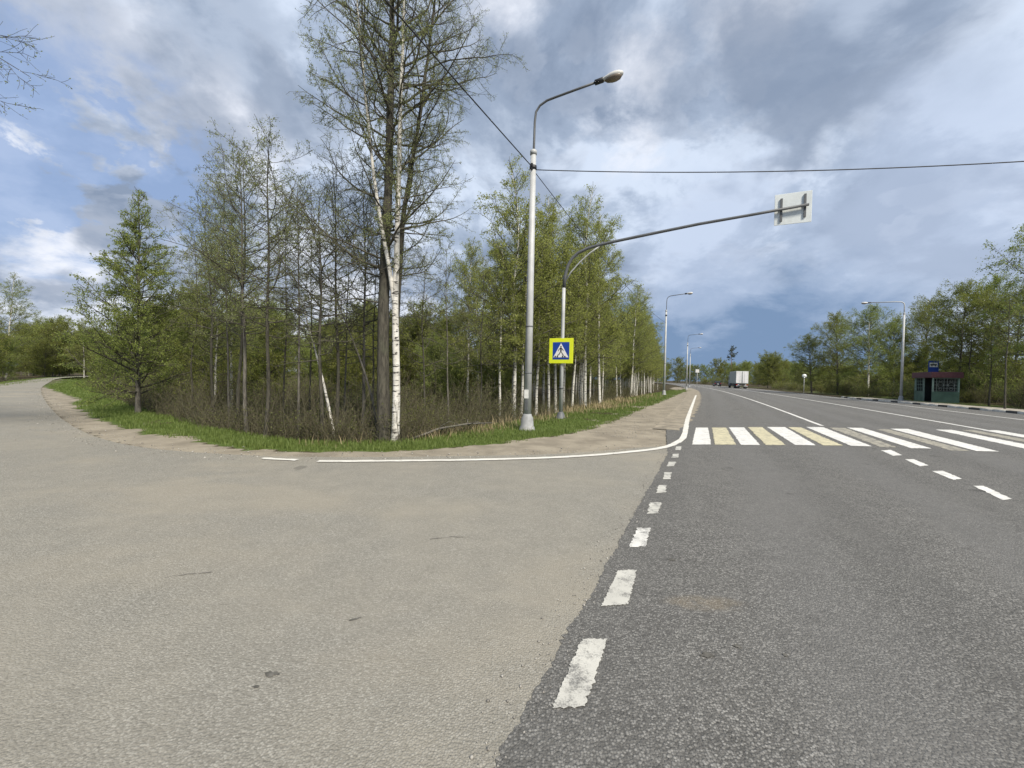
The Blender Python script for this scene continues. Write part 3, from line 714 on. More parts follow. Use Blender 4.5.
def put(proto, x, y, h_scale, rz=None, label=None, cat='tree', group=None, dz=0.0):
    o = proto if proto.name not in used else copy_tree(proto)
    if o is proto: used.add(proto.name)
    place(o, x, y, dz); o.scale = (h_scale * rgp.uniform(.92, 1.08), h_scale * rgp.uniform(.92, 1.08), h_scale)
    o.rotation_euler = (rgp.normal(0, .02), rgp.normal(0, .02), rgp.uniform(0, 6.28) if rz is None else rz)
    if label: o['label'] = label
    o['category'] = cat
    if group: o['group'] = group
    return o

# birch row along the left of the main road
front = [(514, 419, 17.6, 166, 0, 'white birch with a pale green crown just left of the lamp post'), (521, 417, 18.2, 215, 2, 'white birch whose stem shows directly beside the lamp post base'), (536, 413, 19.2, 205, 1, 'white birch just right of the lamp post, pale green crown'),
         (549, 411, 19.8, 232, 3, 'white birch leaning between lamp post and crossing sign'), (556, 409, 20.4, 200, 2, 'white birch directly behind the yellow crossing sign'), (585, 402, 21.5, 192, 0, 'tall white birch right of the crossing sign post'),
         (600, 400, 23.5, 214, 1, 'white birch second to the right of the crossing sign'), (572, 404, 20.5, 250, 3, 'shorter birch beside the crossing sign post'), (500, 421, 17.2, 240, 1, 'slender birch with few leaves left of the lamp post')]
for (px, py, dep, top, k, lab) in front:
    w = D(px, py, dep); h = D(px, top, dep)[2] - gz(w[0], dep)
    put(birches[k], w[0], dep, h / 10.0, None, lab, 'tree', 'birches along the left of the road')
n = 0
for s in np.arange(22, 92, 1.55):
    for t, pr in ((-7.2, .75), (-9.5, .8), (-12.5, .7)):
        if rgp.uniform() > pr: continue
        x, y = RD(s + rgp.normal(0, .6), t + rgp.normal(0, .55))
        if math.hypot(x, y) < 22.5: continue
        put(birches[rgp.integers(0, 4)], x, y, rgp.uniform(.78, 1.12), None, 'slim pale stemmed birch in the row receding along the left of the road', 'tree', 'birches along the left of the road')
for s in np.arange(92, 200, 4.5):
    x, y = RD(s + rgp.normal(0, 1), -11 + rgp.normal(0, 1.5) - (s - 90) * .03)
    put(birches[rgp.integers(0, 4)] if s < 110 else bushy[rgp.integers(0, 3)], x, y, rgp.uniform(.7, .95), None, 'distant small tree on the left where the main road bends away', 'tree', 'distant trees on the left of the bend')

# background wood behind the ditch
def in_free(x, y, m=1.0):
    s, t = toST(x, y); tb = t - curve(s)
    return -4.8 > tb and lookup(d_side, x, y) > m + 1.5 and not bool(lookup(in_gr, x, y))
cnt = 0
for k in range(900):
    if cnt >= 62: break
    px = rgp.uniform(55, 500); dep = rgp.uniform(19, 60) ** 1.0
    w = D(px, 384, dep)
    if not in_free(w[0], w[1], 2): continue
    top = 342 + 14 * math.sin(px * .03) - (30 if 170 < px < 285 else 0) + (6 if px < 140 else 0) + rgp.normal(0, 12)
    h = D(px, top, dep)[2] + .5
    h = min(h, 8.5)
    put(bushy[rgp.integers(0, 3)], w[0], w[1], h / 6.0, None, 'olive green bushy tree in the wood behind the bare thin trees', 'tree', 'bushy trees in the wood behind the ditch'); cnt += 1
for (px, dep, top) in [(216, 16, 238), (232, 18, 222), (84, 60, 318), (120, 45, 318)]:
    w = D(px, 384, dep); h = D(px, top, dep)[2] + .5
    o = put(birches[rgp.integers(0, 4)], w[0], w[1], h / 10.0, None, 'young green birch standing among the bushy trees of the left wood', 'tree', 'young birches in the left wood')
for k in range(42):
    s = rgp.uniform(22, 110); x, y = RD(s, rgp.uniform(-32, -14.5)); put(bushy[rgp.integers(0, 3)], x, y, rgp.uniform(.8, 1.2), None, 'bushy tree deep in the wood behind the birch row', 'tree', 'bushy trees behind the birch row')
for k in range(30):
    px = rgp.uniform(40, 520); dep = rgp.uniform(60, 95); w = D(px, 384, dep)
    if not in_free(w[0], w[1], 2): continue
    put(bushy[rgp.integers(0, 3)], w[0], w[1], rgp.uniform(1.1, 1.6), None, 'distant bushy tree at the back of the left wood', 'tree', 'distant trees at the back of the left wood')
# trees along the left road
def labt(o, l): o['label'] = l
for (px, dep, top, pr, lab) in [(6, 60, 272, birches[2], 'pale grey birch with a nearly bare crown at the far left edge'), (-25, 42, 305, bushy[0], 'olive tree at the very left edge beside the side road')]:
    w = D(px, 384, dep); put(pr, w[0], w[1], (D(px, top, dep)[2] + .3) / (10.0 if pr in birches else 6.0), None, lab, 'tree')
for k in range(20):
    v = pave_L_s[min(len(pave_L_s) - 1, 95 + k * 9)] if 95 + k * 9 < len(pave_L_s) else None
    if v is None: break
    px_ = rgp.uniform(3.6, 10)
    x, y = v[0] - .75 * px_, v[1] - .65 * px_ + rgp.normal(0, 1)
    put(bushy[rgp.integers(0, 3)], x, y, rgp.uniform(.85, 1.15), None, 'dense olive tree lining the left side of the narrow road', 'tree', 'trees lining the left of the narrow road')
for k in range(20):
    px = rgp.uniform(20, 110); dep = rgp.uniform(68, 125); w = D(px, 384, dep)
    if lookup(d_side, w[0], w[1]) < 2.2: continue
    put(bushy[rgp.integers(0, 3)], w[0], w[1], rgp.uniform(1.2, 1.7), None, 'dense olive tree closing the view where the narrow road bends', 'tree', 'trees behind the bend of the narrow road')

# right side of the main road
for (px, dep, top, pr, lab) in [(812, 66, 338, 1, 'rounded olive tree at the left end of the far right trees'), (838, 62, 318, 1, 'olive broad tree left of the white stemmed tree across the road'), (868, 55, 311, 0, 'white stemmed broad tree with hanging branches left of the right lamp post'), (894, 56, 324, 0, 'green broad tree directly behind the right lamp post'),
                                (922, 54, 309, 1, 'green broad tree between the right lamp post and bus sign'), (958, 42, 292, 1, 'broad tree rising right behind the bus shelter'), (985, 42, 286, 0, 'broad tree with a tall crown right of the bus shelter'), (1012, 38, 296, 1, 'dark broad tree near the right edge behind the kerb'),
                                (1072, 30, 222, 0, 'tall drooping tree cut off by the right edge of the view')]:
    w = D(px, 384, dep); put(broad[pr], w[0], w[1], (D(px, top, dep)[2] - .1) / 10.5, None, lab, 'tree')
for k in range(48):
    s = rgp.uniform(34, 125); x, y = RD(s, rgp.uniform(25, 42)); put(bushy[rgp.integers(0, 3)], x, y, rgp.uniform(.55, .9), None, 'bushy green tree in the wood across the road', 'tree', 'bushy trees across the road')
for k in range(18):
    s = rgp.uniform(120, 240); x, y = RD(s, rgp.uniform(20, 45) + max(0, s - 150) * .12); put(bushy[rgp.integers(0, 3)], x, y, rgp.uniform(1.0, 1.5), None, 'distant bushy tree on the far right beyond the truck', 'tree', 'distant trees beyond the truck')
for k in range(38):
    px = 640 + 5.8 * k + rgp.uniform(-3, 3); dep = rgp.uniform(215, 290); w = D(px, 384, dep)
    put(bushy[rgp.integers(0, 3)], w[0], w[1], rgp.uniform(1.5, 2.1), None, 'far tree in the dark band closing the road ahead', 'tree', 'far trees closing the road')
pine = make_tree('pine_tree', 55, [[(0, 0, -.2), (.1, 0, 6), (-.2, .1, 12), (.1, 0, 17)]], .24, 22, .66, 2.3, 'top', (-5, 40), 8, 5, 5, .17, LF_DARK, BK_PINE, BK_TWIG, wobble=.18, rmin=.02, spread=.12)
w = D(731, 384, 190); place(pine, w[0], w[1]); tag(pine, 'lone tall pine with a flat dark crown above the truck', 'tree')
for (px, py, dep, top, rad, lab) in [(1006, 411, 27.5, 298, .06, 'thin dark bare tree standing at the kerb near the right edge'), (990, 402, 34, 330, .07, 'grey bare trunk between the bus shelter and the right edge'), (968, 404, 40, 322, .08, 'grey bare trunk just right of the bus shelter')]:
    w = D(px, 384, dep); h = D(px, top, dep)[2]
    o = make_tree('thin_tree', int(px), [straight(h, rgp, .03)], rad, 20, .5, .9, 'oval', (20, 60), 6, 4, 3, .05, LF_OLIVE, BK_DARK, BK_TWIG, rmin=.005)
    place(o, w[0], w[1]); tag(o, lab, 'tree')
# shrubs
cnt = 0
for k in range(700):
    if cnt >= 66: break
    px = rgp.uniform(110, 505); dep = rgp.uniform(10.3, 24); w = D(px, 384, dep)
    if not in_free(w[0], w[1], .8) or lookup(d_gin, w[0], w[1]) < .8: continue
    put(shrubs[k % 3], w[0], w[1], rgp.uniform(.5, 1.0) * (1.1 if dep > 15 else .65), None, 'bare brown shrub among the thin trunks in the left ditch', 'shrub', 'bare shrubs in the ditch'); cnt += 1
for s in np.arange(17, 90, 2.1):
    x, y = RD(s, -8 + rgp.normal(0, 1.2)); put(shrubs[rgp.integers(0, 3)], x, y, rgp.uniform(.5, .8), None, 'bare brown shrub below the birch row', 'shrub', 'bare shrubs below the birches')
for s in np.arange(24, 118, 1.35):
    t = max(main_right(s) + 2.4, 17.6) + abs(rgp.normal(0, 2.6)) + .9
    if 43 < s < 54 and t < 21: t = 21.5 + rgp.uniform(0, 3)
    x, y = RD(s, t); brn = rgp.uniform() < (.75 if s < 60 else .4)
    put((shrubs if brn else gshrubs)[rgp.integers(0, 2)], x, y, rgp.uniform(.75, 1.3), None, 'bare brown shrub on the far verge of the main road' if brn else 'leafy green shrub on the far verge of the main road', 'shrub', 'bare shrubs on the far verge' if brn else 'leafy shrubs on the far verge')

for k in range(34):
    px = 640 + 6.2 * k + rgp.uniform(-3, 3); w = D(px, 384, rgp.uniform(185, 212))
    if main_right(300) + 4 > toST(*w[:2])[1] - curve(toST(*w[:2])[0]) > -5: continue
    put(gshrubs[k % 2], w[0], w[1], rgp.uniform(2.0, 2.8), None, 'large leafy bush at the foot of the far trees', 'shrub', 'bushes at the foot of the far trees')
for k in range(30):
    x, y = RD(rgp.uniform(30, 110), rgp.uniform(22.5, 28)); put(gshrubs[k % 2], x, y, rgp.uniform(1.5, 2.2), None, 'tall leafy bush under the trees across the road', 'shrub', 'tall bushes under the trees across the road')
# undergrowth: dead stems and twigs on the floor of the wood
def scatter(nmax, fn, seed):
    rg = np.random.default_rng(seed); out = []
    while sum(map(len, out)) < nmax:
        px = rg.uniform(-40, 1060, 20000); dep = rg.uniform(0, 1, 20000); X, Y, w = fn(px, dep, rg)
        k = rg.uniform(0, 1, 20000) < w; out.append(np.c_[X[k], Y[k]])
    return np.concatenate(out)[:nmax]
free_l = left_forest & (Tb < -5.2)
def fn_under(px, u, rg):
    dep = 8.8 + 32 * u ** 1.7; X = (px - 512) / F * dep; return X, dep, lookup(free_l & (d_gin > .15), X, dep) * (px < 660)
U = scatter(22000, fn_under, 3); rg = np.random.default_rng(4); N = len(U)
P = np.c_[U, gz_v(U[:, 0], U[:, 1]) - .03]; dv = nrm(np.c_[rg.normal(0, .38, (N, 2)), np.ones(N)]); Lh = rg.gamma(3, .20, N).clip(.15, 1.9)
b1, q1 = grow(P, dv, Lh, np.full(N, .0065), np.full(N, .003), 4, .12, 0, rg); ac = Acc(); ac.add(tubes(b1, q1, 3), 0)
p2, d2, l2, r2 = kids(b1, q1, Lh, 3, .25, 1, .7, .4, rg, .003); b2, q2 = grow(p2, d2, l2, r2, np.full(len(p2), .002), 2, .15, 0, rg); ac.add(tubes(b2, q2, 3), 0)
kp = rg.uniform(0, 1, len(b2)) < .55; ac.add(leaves(b2[kp], q2[kp], 3, .032, .05, rg), 1, False)
o = ac.build('undergrowth', [BK_SHRUB, LF_UNDER], None); tag(o, 'tangled brown dead stems and twigs covering the floor of the wood', 'undergrowth', kind='stuff')

# grass
def blade_obj(name, pts, hmean, mats, seed, wid=.006, lean=.45, hs=None):
    rg = np.random.default_rng(seed); N = len(pts); P = np.c_[pts, gz_v(pts[:, 0], pts[:, 1]) - .01]
    h = (hmean * rg.gamma(5, .2, N).clip(.35, 2))[:, None] * (1 if hs is None else hs[:, None])
    a = rg.uniform(0, 6.28, N); dd = np.stack([np.cos(a), np.sin(a), np.zeros(N)], -1); sd = np.stack([-np.sin(a), np.cos(a), np.zeros(N)], -1)
    ln = rg.uniform(.05, lean, N)[:, None] * h; up = np.array([0, 0, 1.0]); w = wid * rg.uniform(.6, 1.5, N)[:, None] * np.clip(np.linalg.norm(pts, axis=1)[:, None] / 12, 1, 3)
    v = [P - sd * w, P + sd * w, P + dd * ln * .35 + up * h * .6 + sd * w * .8, P + dd * ln * .35 + up * h * .6 - sd * w * .8, P + dd * ln + up * h + sd * w * .15, P + dd * ln + up * h - sd * w * .15]
    V = np.stack(v, 1).reshape(-1, 3); i = np.arange(N)[:, None] * 6
    return npmesh(name, V, np.stack([i + np.array([0, 1, 2, 3]), i + np.array([3, 2, 4, 5])], 1).reshape(-1, 4), mats)
GR = leaf_mat('grass_blade', (.10, .165, .03), (.215, .275, .075), (.165, .21, .06), .4)
DRY = leaf_mat('dry_grass_blade', (.26, .205, .11), (.44, .36, .215), (.33, .27, .15), .25)
def fn_grass(px, u, rg):
    dep = 7.2 + 62 * u ** 2.2; X = (px - 512) / F * dep; g = lookup(grass_w, X, dep); s, t = X * ST + dep * CT, X * CT - dep * ST
    return X, dep, g * np.where(t > 0, .25, 1.0) * (lookup(d_road, X, dep) > .05)
pts = scatter(95000, fn_grass, 8); vn = vnoise(pts[:, 0], pts[:, 1], 2.3)
o = blade_obj('verge_grass', pts, .06, [GR], 9, hs=(1 + .45 * vn).clip(.4, 2)); tag(o, 'short bright green grass growing on the road verge', 'grass', kind='stuff')
pd = []
for (px, py, sp, n_) in [(600, 407, 1.5, 1300), (620, 402, 1.6, 900), (575, 411, 1.0, 600), (500, 427, .8, 400), (540, 420, .7, 320), (470, 433, .7, 260), (430, 438, .5, 160), (640, 397, 2.0, 350), (350, 442, .7, 160)]:
    c = G(px, py); k = rg.normal(0, 1, (n_, 2)) * np.array([sp * .42, sp]); sx, tx = k[:, 0], k[:, 1]
    pd.append(np.c_[c[0] + sx * CT + tx * ST, c[1] - sx * ST + tx * CT])
pd = np.concatenate(pd); pd = pd[lookup(d_road, pd[:, 0], pd[:, 1]) > .9]
o = blade_obj('dry_grass', pd[rg.uniform(0, 1, len(pd)) < .7], .20, [DRY], 12, wid=.005, lean=1.1); tag(o, 'tall straw coloured dead grass between verge and ditch', 'dry grass', kind='stuff')
# loose stones on the shoulder and along the seam of the two surfaces
rg = np.random.default_rng(61); st_ = []
u = rg.uniform(0, 1, 900) * 9 - .5; tt = -.72 + rg.normal(-.03, .07, 900); st_.append(np.array([RD(a, b_, False) for a, b_ in zip(u + 1.2, tt)]))
pe = np.array([G(*p) for p in edge_px]); pe = resample(pe, .05); k_ = rg.integers(0, len(pe), 4200); st_.append(pe[k_] + rg.normal(0, .28, (4200, 2)))
u = rg.uniform(0, 1, 3000) ** 1.5 * 40 + 11; st_.append(np.array([RD(a, -1.9 + rg.normal(0, .8)) for a in u]))
st_ = np.concatenate(st_); N = len(st_); sz = .002 + .004 * rg.gamma(1.2, .7, N).clip(.1, 3); sz[:900] *= .55; rr = np.hypot(st_[:, 0], st_[:, 1])
cube = np.array([(-1, -1, -1), (1, -1, -1), (1, 1, -1), (-1, 1, -1), (-.7, -.6, 1), (.6, -.7, .8), (.7, .6, 1), (-.6, .7, .7)], float)
V = cube[None] * (1 + rg.normal(0, .22, (N, 8, 3))) * np.stack([sz, sz * rg.uniform(.6, 1, N), sz * rg.uniform(.4, .8, N)], -1)[:, None]
a = rg.uniform(0, 6.28, N); ca_, sa_ = np.cos(a)[:, None], np.sin(a)[:, None]; V = np.stack([V[..., 0] * ca_ - V[..., 1] * sa_, V[..., 0] * sa_ + V[..., 1] * ca_, V[..., 2]], -1)
V += np.c_[st_, np.full(N, .010)][:, None]
q6 = np.array([(0, 3, 2, 1), (4, 5, 6, 7), (0, 1, 5, 4), (1, 2, 6, 5), (2, 3, 7, 6), (3, 0, 4, 7)])
M_STONE = leaf_mat('loose_stone', (.16, .15, .135), (.44, .42, .38), (.30, .285, .25), .0)
tag(npmesh('gravel', V.reshape(-1, 3), (np.arange(N)[:, None, None] * 8 + q6[None]).reshape(-1, 4), [M_STONE]), 'loose grey gravel scattered along the seam and the dirt shoulder', 'gravel', kind='stuff')
# fallen branch
ac = MB(); q = [G(410, 440), G(440, 437), G(468, 434.5), G(492, 431)]
ac.tube([(x, y, gz(x, y) + hh) for (x, y), hh in zip(q, (.05, .22, .30, .22))], [.03, .028, .022, .012], 7)
for k_, dx_, dy_ in ((1, .4, .3), (2, .45, -.2), (2, -.1, .5)):
    x, y = q[k_]; ac.tube([(x, y, gz(x, y) + .26), (x + dx_ * .5, y + dy_ * .5, gz(x, y) + .38), (x + dx_, y + dy_, gz(x, y) + .3)], [.013, .01, .005], 5)
tag(ac.build('fallen_branch', BK_GREY), 'grey dead branch lying on the verge right of the white birch', 'branch')

# ================================================================== STREET FURNITURE
M_GALV = simple('galvanised_steel', (.46, .475, .48), .6, .10, .10, 3.0, dirt=(.33, .325, .31))
M_GALVD = simple('dark_galvanised_steel', (.12, .127, .135), .6, .15, .15, 3.0)
M_BLACK = simple('black_plastic', (.02, .02, .022), .5)
M_GALVM = simple('weathered_base_steel', (.30, .31, .315), .7, .05, .2, 5.0, dirt=(.20, .185, .16))
M_LAMPTOP = simple('pale_lamp_housing', (.60, .60, .58), .45)
M_LENS = simple('lamp_glass', (.20, .165, .13), .3)
M_SIGNY = simple('fluorescent_yellow_sheet', (.72, .80, .03), .4, var=.04); M_SIGNB = simple('blue_sign_sheet', (.012, .055, .33), .4, var=.05)
M_SIGNW = simple('white_sign_sheet', (.80, .80, .79), .4, var=.04); M_SIGNK = simple('black_sign_sheet', (.012, .012, .014), .5)
M_ALU = simple('sign_back_aluminium', (.66, .70, .70), .45, .1, .07, 4)
M_PAPER = simple('white_paper', (.74, .74, .72), .8)
def lz(base, px, py):
    d = ray(px, py); L = (d[0] * base[1] - d[1] * base[0]) / (d[1] * CT + d[0] * ST)
    y = base[1] - L * ST; return (L, 0.0, CAMH + d[2] * y / d[1])
XZ = Matrix.Rotation(R(90), 4, 'X')              # xy drawings stand up, facing local -Y
LB = G(527, 430.5)
def make_lamp(hp=7.75, rise=1.35, reach=2.1, up=.6, flat=False):
    root = empty('street_lamp')
    MB().tube([(0, 0, .30), (0, 0, hp * .5), (0, 0, hp)], [.108, .095, .078], 16).build('pole', M_GALV, root)
    MB().lathe([(.225, -.05), (.225, .05), (.21, .06), (.21, .10), (.185, .13), (.165, .36), (.125, .42), (.112, .47)], 18).build('base_flange', M_GALVM, root)
    if flat: pth = [(0, 0, hp - .3), (0, 0, hp + .75), (.04, 0, hp + .95), (.2, 0, hp + 1.08), (.6, 0, hp + 1.12), (reach, 0, hp + 1.14)]
    else: pth = [(0, 0, hp - .3)] + [(q[0], 0, q[2]) for q in [lz(LB, *p) for p in [(534.2, 140), (534.8, 122), (536, 112), (540, 105.5), (547, 100.5), (556, 97), (575, 90), (597, 82)]]]
    MB().tube(pth, .032 if not flat else .045, 10).build('bracket_arm', M_GALVD if not flat else M_GALV, root)
    MB().lathe([(.095, hp - .06), (.095, hp + .05), (.04, hp + .09)], 14).build('pole_cap', M_GALV, root)
    e0 = Vector(pth[-1]); e1 = Vector(pth[-2]); dr = (e0 - e1).normalized(); ang = math.atan2(dr.z, dr.x)
    Mx = Matrix.Translation(e0) @ Matrix.Rotation(-ang, 4, 'Y')
    Fl = Matrix.Diagonal((1, .85, .62, 1))
    hd = MB(); hd.lathe([(.02, -.04), (.055, -.02), (.06, .14), (.09, .22), (.135, .34), (.15, .46), (.13, .58), (.07, .66), (.01, .68)], 16, Mx @ Fl @ Matrix.Rotation(R(90), 4, 'Y'))
    h = hd.build('lamp_head', M_LAMPTOP, root)
    MB().lathe([(.045, -.06), (.066, -.05), (.068, .16), (.05, .18)], 14, Mx @ Matrix.Rotation(R(90), 4, 'Y')).build('lamp_neck', M_BLACK, root)
    ls = MB(); ls.lathe([(.02, .20), (.09, .26), (.135, .38), (.14, .48), (.11, .58), (.03, .64)], 16, Mx @ Matrix.Translation((0, 0, -.05)) @ Fl @ Matrix.Rotation(R(90), 4, 'Y')); ls.build('lens', M_LENS, h)
    return root
lamp = make_lamp()
lb = G(527, 430.5); lamp.location = (*lb, 0); lamp.rotation_euler = (0, 0, -TH)
tag(lamp, 'nearest tall grey street lamp on the left verge with a paper notice on its pole', 'street lamp', 'street lamps along the main road')
hd_ = MB(); hd_.box((.0, -.100, .72), (.09, .02, .30), bevel=.006).tube([(0, -.11, .80), (0, -.118, .80)], .012, 8); hd_.build('hatch_door', M_GALVD, lamp)
bd = MB()
for z_, r_b in ((1.6, .106), (2.9, .103)): bd.lathe([(r_b, z_), (r_b + .004, z_ + .005), (r_b + .004, z_ + .035), (r_b, z_ + .04)], 16)
bd.build('steel_band', M_GALVD, lamp)
nt = MB(); nt.box((0, -.105, 1.03), (.13, .006, .24)); nt.build('paper_notice', M_PAPER, lamp)
MB().box((0, -.10, 7.33), (.06, .05, .16)).box((0, .10, 7.33), (.06, .05, .16)).lathe([(.1, 7.28), (.1, 7.38)], 14).build('cable_clamp', M_BLACK, lamp)
far_labels = ['second street lamp on the left, beyond the birch row', 'third street lamp on the left, small in the distance', 'fourth and farthest street lamp on the left']
heads = [lamp]
for (px, dep, lab) in [(664.2, 42.5, far_labels[0]), (686.5, 74, far_labels[1]), (689.5, 104, far_labels[2])]:
    c = lamp.copy(); COL.objects.link(c)
    for ch in lamp.children:
        if ch.name.startswith('paper'): continue
        copy_tree(ch, c)
    w = D(px, 384, dep); c.location = (w[0], w[1], gz(w[0], w[1])); c.rotation_euler = (0, 0, -TH - head(40)); c['label'] = lab; heads.append(c)
    c.scale = (1.0, 1.0, 1.10 if px < 670 else 1.05)
# lamp behind the viewer that the cable runs to
c = copy_tree(lamp); w = RD(-23, -4.62); c.location = (*w, 0); c['label'] = 'street lamp behind the viewer on the left verge'; heads.append(c)
rl = make_lamp(8.0, 1.0, 2.5, 0, True); w = D(901.5, 384, 38.6); rl.location = (w[0], w[1], 0.1); rl.rotation_euler = (0, 0, math.pi - TH)
tag(rl, 'grey street lamp on the right side with a long flat arm over the road', 'street lamp', 'street lamps along the main road')
rl2 = copy_tree(rl); rl2.location = (22.6, 6.9, 0); rl2['label'] = 'street lamp across the road just outside the right edge'

M_CABLE = simple('black_cable', (.02, .02, .022), .6)
def cable(name, a, b, sag, label, r=.011):
    a, b = Vector(a), Vector(b); pts = []
    for i in range(41):
        u = i / 40; p = a.lerp(b, u); p.z -= 4 * sag * u * (1 - u); pts.append(p)
    tag(MB().tube(pts, r, 6).build(name, M_CABLE), label, 'cable', 'overhead cables')
w = RD(-23, -4.62); w2 = heads[1].location
cable('overhead_cable', (lb[0], lb[1], 7.33), (w[0], w[1], 7.5), .35, 'black cable running from the near lamp post to the top left over the viewer', .014)
cable('overhead_cable', (lb[0], lb[1] + .1, 7.33), (w2[0], w2[1], 7.3), .5, 'black cable running from the near lamp post along the birches')
cable('overhead_cable', (lb[0] + .1, lb[1], 7.28), (22.6, 6.9, 7.0), .6, 'black cable crossing the road from the near lamp post to the right', .012)

# sign gantry
gb = G(560.5, 419.5); gb = (gb[0], gb[1])
gan = empty('sign_gantry', (*gb, 0), -TH); tag(gan, 'grey curved gantry pole over the road with a yellow framed crossing sign', 'sign pole')
pp = [lz(gb, *q) for q in [(563.9, 288), (565.2, 276), (567.8, 266), (572, 258.5), (578, 253), (589, 247.8), (604, 243.8), (618.6, 240.6), (655, 233), (699, 224), (755, 214.2), (809, 204.3)]]
MB().tube([(0, 0, .2), (0, 0, 2.5), (pp[0][0] * .5, 0, 3.8), pp[0]], [.072, .068, .062, .06], 14).build('pole', M_GALV, gan)
MB().tube(pp, [.06, .058, .056, .055, .054, .053, .052, .05, .048, .046, .042, .04], 12).build('arm', M_GALVD, gan)
MB().tube([lz(gb, *q) for q in [(565, 282), (571, 272), (580, 262), (590, 253), (601, 245)]], .026, 8).build('brace', M_GALV, gan)
MB().lathe([(.20, -.04), (.20, .06), (.17, .08), (.12, .22), (.085, .28)], 16).build('base_flange', M_GALVD, gan)
MB().lathe([(.078, 1.1), (.078, 1.18)], 14).build('pole_collar', M_GALVD, gan)
SC = lz(gb, 562, 351); zc = SC[2]
sp = MB().box((SC[0], -.105, zc), (.90, .02, .90), bevel=.008).build('sign_panel', M_SIGNY, gan)
def T2(dx, dy, y): return Matrix.Translation((SC[0] + dx, y, zc + dy)) @ XZ
MB().prism([(-.31, -.31), (.31, -.31), (.31, .31), (-.31, .31)], 0, .004, T2(0, 0, -.116)).build('blue_field', M_SIGNB, sp)
MB().prism([(-.285, -.235), (.285, -.235), (0, .275)], 0, .004, T2(0, 0, -.122)).build('white_triangle', M_SIGNW, sp)
fg = MB(); Tm = T2(0, 0, -.128)
def pp_(poly): fg.prism(poly, 0, .003, Tm)
pp_([(.002 + .026 * math.cos(a * math.pi / 6), .148 + .028 * math.sin(a * math.pi / 6)) for a in range(12)])
pp_([(-.032, .105), (.012, .118), (.032, .02), (.022, -.035), (-.024, -.03), (-.018, .03)])       # body
fgm = MB()
for poly, y in (([(-.026, -.036), (.004, -.036), (-.062, -.150), (-.125, -.176), (-.130, -.150), (-.085, -.128)], 0), ([(.006, -.037), (.028, -.037), (.078, -.105), (.118, -.172), (.086, -.176), (.050, -.112)], 0),
                ([(-.034, .104), (-.020, .074), (-.062, .036), (-.096, -.02), (-.112, -.008), (-.080, .052)], 0), ([(.0135, .115), (.022, .07), (.064, .036), (.088, -.012), (.104, -.002), (.080, .052)], 0)):
    fg.prism(poly, 0, .003, Tm)
for x0 in (-.235, -.155, .055, .135): fg.prism([(x0, -.228), (x0 + .05, -.228), (x0 + .055 * .9 + (.01 if x0 < 0 else -.012), -.182), (x0 + (.012 if x0 < 0 else -.01), -.182)], 0, .003, Tm)
fg.build('walking_figure', M_SIGNK, sp)
MB().box((SC[0], -.075, zc + .25), (.5, .04, .04)).box((SC[0], -.075, zc - .25), (.5, .04, .04)).build('sign_bracket', M_GALV, gan)
OC = lz(gb, 793.5, 207)
op = MB().box((OC[0], .098, OC[2]), (.92, .02, .90), bevel=.006).build('overhead_panel', M_ALU, gan)
for dx in (-.29, .29): MB().box((OC[0] + dx, .066, OC[2] + (.03 if dx > 0 else -.02)), (.055, .042, .66)).build('mounting_rail', M_GALVD, op)
MB().box((OC[0], .112, OC[2]), (.64, .006, .64)).build('blue_field', M_SIGNB, op)

# small signs
def post_sign(px, base_py_dep, top_py, kind, label, cat='road sign', wid=.6):
    w = D(px, 384, base_py_dep); zc = D(px, top_py, base_py_dep)[2]; z0 = gz(w[0], w[1])
    r = empty('road_sign', (w[0], w[1], z0), -TH); tag(r, label, cat)
    MB().tube([(0, 0, -.1), (0, 0, zc - z0 + .2)], .035, 8).build('post', M_GALV, r)
    if kind == 'round': MB().lathe([(.02, -.012), (wid / 2, -.012), (wid / 2, .012), (.02, .012)], 24, Matrix.Translation((0, -.055, zc - z0)) @ XZ).build('sign_panel', M_ALU, r)
    else: MB().box((0, -.055, zc - z0), (wid, .02, wid), bevel=.01).build('sign_panel', M_ALU if kind != 'white' else M_SIGNW, r)
    return r
post_sign(804, 58, 376, 'round', 'small round sign on a post seen from behind across the road', wid=.55)
post_sign(697, 78, 371, 'white', 'small white square sign on the left beyond the lamps', wid=.6)

# ------------------------------------------------------------------ bus shelter
M_SGREEN = simple('green_painted_wall', (.075, .135, .102), .8, var=.18, scale=2.0, dirt=(.09, .13, .10)); M_SROOF = simple('maroon_roof_sheet', (.09, .030, .037), .7, var=.15); M_SIN = simple('shelter_shade_and_bench', (.03, .035, .035), .9); M_SFRAME = simple('pale_green_frame', (.20, .28, .24), .7); M_GRIL = simple('pale_grille', (.33, .37, .35), .7)  # the dark inside colour stands for interior shade; the bench shares it
nc = toST(*D(932.5, 384, 35.8)[:2]); sx0, tx0 = nc
shb = RD(sx0, tx0, False); sh = empty('bus_shelter', (shb[0], shb[1], .145), -TH); tag(sh, 'small green walled bus shelter with a maroon roof and white grille on the right', 'bus shelter')
Wd, Ln, Hh = 1.72, 3.45, 2.22       # local x across (away from the road), y along the road
MB().box((Wd / 2, .06, .46), (Wd, .12, .92)).build('end_wall', M_SGREEN, sh)
MB().box((Wd / 2, Ln - .06, 1.1), (Wd, .12, 2.2)).build('end_wall', M_SGREEN, sh)
MB().box((Wd - .06, Ln / 2, 1.1), (.12, Ln - .26, 2.2)).build('back_wall', M_SGREEN, sh)
MB().box((.06, 2.5, .46), (.12, 1.6, .92)).build('front_wall', M_SGREEN, sh)
fr = MB()
for x in (.05, Wd - .05): fr.box((x, .05, 1.56), (.10, .10, 1.28))
